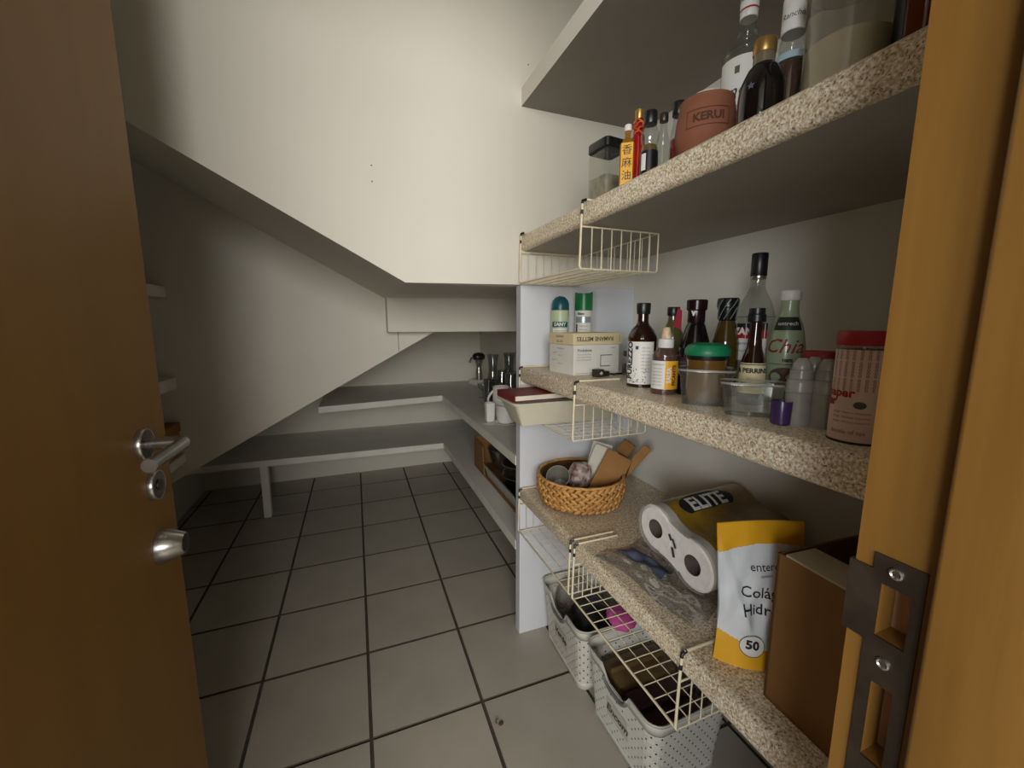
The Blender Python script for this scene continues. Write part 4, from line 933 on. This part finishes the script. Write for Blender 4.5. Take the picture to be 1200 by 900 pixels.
# collagen pouch
PA = thing('powder_pouch', 'grey stand-up pouch with yellow bands leaning beside the cardboard box', 'pouch', (0.640, 0.449, Z3), math.atan2(-.33, .945))
def pf(side):
    def fn(u, v):
        w = .155*(1-.10*math.sin(PI*v)*(1-v)); x = (u-.5)*w; z = .245*v
        t = .032*(1-v)**.8*(1-abs(2*u-1)**2.2)+.0010
        wr_ = .0065*math.sin(11*u+9*v)*math.sin(6*v+2)*(1-v)+.003*math.sin(26*u-15*v)*(v > .1)*(1-v)+.007*math.exp(-((u-.14-.45*(.62-v))**2)/.0030)*(1-v)
        wr_ *= min(1, max(0, (v-.12)/.25))
        return (x, side*(t+wr_*(1 if side < 0 else .3))+.018*v*v, z+.004*math.sin(3*u)*v)
    return fn
M_GREYP = mat('pouch_grey', (226, 230, 232), .36, rgb2=(216, 220, 223), scale=10)
def pm(u, v):
    top = .80+.055*math.sin(PI*u*.9); bot = .235-.22*u+.05*u*u
    return 1 if (v > top or v < max(.085, bot)) else 0
for side, nm in ((-1, 'front_panel'), (1, 'back_panel')):
    g = G(); nu, nv = 80, 150; fn = pf(side)
    for j in range(nv):
        for i in range(nu):
            q = [fn(i/nu, j/nv), fn((i+1)/nu, j/nv), fn((i+1)/nu, (j+1)/nv), fn(i/nu, (j+1)/nv)]; g.add(q, [(0, 1, 2, 3)], pm((i+.5)/nu, (j+.5)/nv))
    me = g.mesh(nm, [M_GREYP, M_YEL], fix=False); bm = bmesh.new(); bm.from_mesh(me); bmesh.ops.remove_doubles(bm, verts=bm.verts, dist=1e-5); bm.to_mesh(me); bm.free()
    me.polygons.foreach_set('use_smooth', [True]*len(me.polygons)); o = bpy.data.objects.new(nm, me); COL.objects.link(o); o.parent = PA
    if side < 0: front = o
fq = lambda x, y: (lambda p: (p[0], p[1]-.0016, p[2]))(pf(-1)(x/.155+.5, y/.245))
h = G()
put_text(h, 'entero', .020, fq, .000, .172, fine=.004); put_text(h, 'nutrition', .0065, fq, .000, .158, fine=.004)
put_text(h, 'Colágeno', .026, fq, -.044, .130, align='LEFT', bold=.0002, fine=.004); put_text(h, 'Hidrolizado', .026, fq, -.044, .101, align='LEFT', bold=.0002, fine=.004)
h.build('lettering', M_INK, front, fix=False)
h = G(); c = [fq(-.027+.0205*math.cos(a), .042+.0190*math.sin(a)) for a in [2*PI*k/28 for k in range(28)]]; h.add(c+[fq(-.027+.0205*.66*math.cos(a), .042+.019*.66*math.sin(a)) for a in [2*PI*k/28 for k in range(28)]]+[fq(-.027+.0205*.33*math.cos(a), .042+.019*.33*math.sin(a)) for a in [2*PI*k/28 for k in range(28)]]+[fq(-.027, .042)], [(i*28+k, i*28+(k+1) % 28, (i+1)*28+(k+1) % 28, (i+1)*28+k) for i in (0, 1) for k in range(28)]+[(56+k, 56+(k+1) % 28, 84) for k in range(28)]); bd = h.build('badge', M_LABW, front, fix=False)
h = G(); fz = lambda x, y: (lambda p: (p[0], p[1]-.0008, p[2]))(fq(x, y)); put_text(h, '50', .021, fz, -.027, .0435, bold=.0009, fine=.003)
for k in range(28):
    a, b_ = 2*PI*k/28, 2*PI*(k+1)/28; h.add([fz(-.027+s*math.cos(t), .042+s*.93*math.sin(t)) for s, t in ((.0205, a), (.0205, b_), (.0195, b_), (.0195, a))], [(0, 1, 2, 3)])
h.build('lettering', M_INK, bd, fix=False)
# cardboard box at the near end
CB = thing('cardboard_box', 'open brown cardboard box with a pale flap on the lowest shelf by the door frame', 'box', (0.700, 0.273, Z3), -0.06)
x0, x1, y0, y1, H_, t_ = -.125, .125, -.108, .108, .246, .004
G().box(x0, x0+t_, y0, y1, 0, H_).box(x1-t_, x1, y0, y1, 0, H_).box(x0, x1, y0, y0+t_, 0, H_).box(x0, x1, y1-t_, y1, 0, H_).box(x0, x1, y0, y1, 0, t_).build('body', M_CARD, CB)
G().box(x0+.001, x0+.060, y0+.004, y1-.012, H_, H_+.003).build('flap', M_CARDL, CB, label='pale folded-in top flap')
G().prism([(0, 0), (.05, .075), (.047, .077), (-.003, .002)], y0+.006, y1-.006, 'y').build('flap', M_CARD, CB, loc=(x1-.003, 0, H_))

# ------------------------------------------------------------------ stair nook: glassware and mugs on the upper bench
ZU = 0.695
def tumbler(X, Y, z, r, h, label, flip=False):
    pr = [(r*.8, 0), (r*.82, .002), (r, h), (r*.97, h), (r*.78, .006), (0, .006)]
    if flip: pr = [(a, h-b) for a, b in pr]
    t = thing('drinking_glass', label, 'glass', (X, Y, z), group='clear glasses on the upper bench')
    G().lathe(pr, 24, cap=False).build('wall', M_GLASSB, t, smooth=40); G().lathe([(r*.8, h-.004 if flip else 0), (r*.8, h if flip else .004)], 24).build('foot', mat('glass_foot', (150, 152, 150), .08, coat=.5), t, smooth=40)
def vase(X, Y, r, h, label):
    t = thing('glass_vase', label, 'vase', (X, Y, ZU), group='clear glass vases on the upper bench')
    G().lathe(smoothp([(r*.75, 0), (r*.9, .004), (r, h*.3), (r*.62, h*.62), (r*.7, h*.85), (r*.85, h)], 5), 28, cap=False).build('wall', M_GLASSB, t, smooth=40)
    G().lathe([(r*.75, 0), (r*.85, .012), (0, .012)], 28).build('foot', mat('glass_foot', (150, 152, 150), .08, coat=.5), t, smooth=40)
vase(0.80, 2.42, .045, .29, 'tall clear vase leftmost among the glassware'); vase(0.90, 2.40, .048, .30, 'tall clear vase in the middle of the glassware'); vase(0.93, 2.20, .045, .28, 'tall clear vase half hidden by the partition edge')
for k, (X, Y) in enumerate(((0.805, 2.26), (0.855, 2.14), (0.80, 2.10))):
    tumbler(X, Y, ZU, .038, .11, ('tumbler upside down under the vases, leftmost', 'tumbler upside down near the partition edge', 'tumbler upside down behind the handled mug')[k], True)
    tumbler(X, Y, ZU+.1105, .036, .10, ('tumbler stacked on the leftmost upturned tumbler', 'tumbler stacked on the upturned tumbler at the partition edge', 'tumbler stacked on the upturned tumbler behind the mug')[k], True)
r = thing('glass_goblet', 'small clear goblet standing alone left of the glassware', 'glass', (0.765, 2.52, ZU))
G().lathe(smoothp([(.030, 0), (.028, .003), (.006, .008), (.005, .040), (.020, .055), (.036, .075), (.037, .095)], 5), 28, cap=False).build('bowl', M_GLASSB, r, smooth=40)
G().lathe([(.030, 0), (.030, .002), (.008, .006), (0, .006)], 28).build('foot', mat('glass_foot', (150, 152, 150), .08), r, smooth=40)
# chrome gadget with black handle
r = thing('coffee_grinder', 'chrome hand mill with black top and white base far back on the bench', 'grinder', (0.905, 3.09, ZU), 0.3)
G().box(-.05, .05, -.075, .075, 0, .042, bev=.004).build('base', M_WHITE, r, smooth=35)
G().lathe(smoothp([(.026, .042), (.026, .10), (.020, .14), (.028, .175), (.034, .200)], 4), 28).build('column', M_STEEL, r, smooth=40)
G().lathe(smoothp([(.036, .200), (.042, .215), (.040, .235), (.026, .250), (0, .256)], 4), 28, sx=1.25).build('top', M_BLACK, r, smooth=40)
G().tube([(-.03, 0, .22), (-.07, 0, .215), (-.085, 0, .18)], .008, 8).build('crank', M_STEEL, r, smooth=50)
# mugs
def mug(X, Y, r, h, label, handle_ang, square=False):
    t = thing('mug', label, 'mug', (X, Y, ZU), group='white cups on the upper bench')
    if square: G().rlathe([(-.006, 0), (-.002, .003), (0, h), (-.004, h), (-.006, .006)], r, r, .006, 4).build('body', M_CHALK, t, smooth=35)
    else: G().lathe(smoothp([(r*.72, 0), (r*.85, .004), (r, h*.35), (r*1.0, h)], 4)+[(r*.93, h), (r*.92, h*.4), (0, .008)], 32).build('body', M_CHALK, t, smooth=40)
    ca, sa = math.cos(handle_ang), math.sin(handle_ang)
    if not square: G().tube([(ca*(r*.95+.028*math.sin(PI*k/10)), sa*(r*.95+.028*math.sin(PI*k/10)), h*.85-h*.65*k/10) for k in range(11)], .006, 8).build('handle', M_CHALK, t, smooth=50)
    return t
mug(0.662, 1.800, .046, .085, 'rounded white mug in front, beside the beige tray', 0.6)
mug(0.604, 1.880, .022, .095, 'narrow square white cup left of the rounded mug', 0, True)
mug(0.715, 2.020, .046, .150, 'taller white mug with its handle to the left, behind the rounded mug', PI*0.95)
r = thing('saucer', 'white saucer under the rounded mug', 'saucer', (0.662, 1.800, ZU))
for o in bpy.data.objects:
    if o.get('label', '').startswith('rounded white mug'): o.location.z += .008
G().lathe([(.030, 0), (.034, .002), (.062, .009), (.063, .011), (.034, .0055), (0, .0055)], 36).build('dish', M_CHALK, r, smooth=40)
tag(G().prism([(0, 0), (.05, .02), (.048, .028), (-.002, .006)], 0, .0012, 'z').prism([(.01, -.02), (.07, -.012), (.07, -.008), (.01, -.014)], 0, .0012, 'z').build('paper_slip', M_PAPER, loc=(0.560, 1.835, ZU)), 'thin white paper slip near the edge of the upper bench', 'paper')
# carton of kitchenware on the lower bench
ZL = 0.363
CX = thing('carton_crate', 'brown open carton with cut-away front on the lower bench shelf', 'box', (0.775, 1.83, ZL+.0006), 0.0)
x0, x1, y0, y1, H_ = -.165, .165, -.36, .36, .205
G().box(x0, x1, y0, y0+.006, 0, H_).build('end_panel', M_CARD, CX); G().box(x0, x1, y1-.006, y1, 0, H_-.03).build('end_panel', M_CARD, CX)
G().box(x1-.006, x1, y0, y1, 0, H_).build('back_panel', M_CARD, CX); G().box(x0, x1, y0, y1, 0, .005).build('base', M_CARD, CX)
G().prism([(y1, 0), (y1, H_-.03), (y1-.15, H_-.055), (y1-.19, .0)], x0, x0+.005, 'x').build('front_panel', M_CARD, CX)
for k, (y, zz, w, m, lb) in enumerate(((1.72, .030, .125, M_DSTEEL, 'dark oval baking dish tilted at the bottom of the carton'), (1.74, .075, .13, M_STEEL, 'shiny steel platter lying on the dark dish in the carton'), (1.77, .120, .12, M_DSTEEL, 'dark roasting pan on top of the platter in the carton'))):
    r = thing('platter', lb, 'platter', (0.765, y, ZL+zz), rot=(-.10, -.08, 0))
    G().lathe([(.03, -.004), (.085, -.003), (w, .018), (w+.004, .020), (w+.003, .023), (w-.004, .022), (.083, .001), (0, .001)], 40, sx=1, sy=1.25).build('dish', m, r, smooth=40)
    G().tube([((w+.003)*math.cos(2*PI*q/40), 1.25*(w+.003)*math.sin(2*PI*q/40), .022) for q in range(41)], .0025, 6, cap=False).build('rim', M_STEEL, r, smooth=50)
r = thing('foil_bowl', 'small steel bowl at the far side of the carton', 'bowl', (0.745, 2.06, ZL+.008))
G().lathe(smoothp([(.04, 0), (.06, .02), (.085, .10), (.09, .12)], 4)+[(.086, .12), (.05, .02), (0, .01)], 36).build('body', M_STEEL, r, smooth=40)
G().tube([(.09*math.cos(2*PI*q/36), .09*math.sin(2*PI*q/36), .12) for q in range(37)], .0025, 6, cap=False).build('rim', M_STEEL, r, smooth=50)
r = thing('oven_tray', 'pale grey metal tray leaning at the open front of the carton', 'tray', (0.622, 1.745, ZL+.0075), rot=(0, -0.35, 0))
G().box(0, .004, -.215, .215, 0, .085, bev=.001, seg=1).build('plate', mat('pale_metal', (188, 190, 186), .4, .3), r)
G().tube([(.002, -.215, .085), (.002, .215, .085)], .004, 8).build('rolled_rim', M_STEEL, r, smooth=50)
for X, Y, rr, hh, lb in ((0.735, 2.30, .034, .15, 'tall straight glass next to the small goblet'), (0.79, 1.97, .036, .13, 'straight glass right behind the square white cup'), (0.885, 2.285, .034, .19, 'tallest straight glass in the middle of the glassware')):
    tumbler(X, Y, ZU, rr, hh, lb)
# crumb of debris on the tiles
r = thing('debris_bit', 'tiny dark curled bit of debris lying on a floor joint', 'leaf', (0.345, 0.985, 0.0005), 0.3)
G().tube([(-.010, .006, .002), (-.012, .012, .004), (-.006, .016, .006), (0, .013, .004)], .0012, 5).build('debris_strand', M_DKB, r, smooth=50)
G().lathe([(.002, 0), (.006, .001), (.004, .004), (0, .0045)], 8, sx=1.4).build('debris_flake', M_DKB, r, smooth=50)
# nails left in the stair wall
for k, (x, z, lb) in enumerate(((0.068, 1.620, 'upper of two tiny nails in the middle of the stair wall'), (0.068, 1.577, 'lower of two tiny nails in the middle of the stair wall'), (0.555, 1.985, 'tiny nail in the wall just above the loft slab corner'))):
    r = thing('wall_nail', lb, 'nail', (x, YP+(0.012 if k == 2 else 0), z))
    G().lathe([(.0018, 0), (.0018, .0015), (.0009, .002), (.0008, .004), (0, .004)], 10).map(lambda a, b, c: (a, -c, b)).build('head', M_DSTEEL, r, smooth=40)
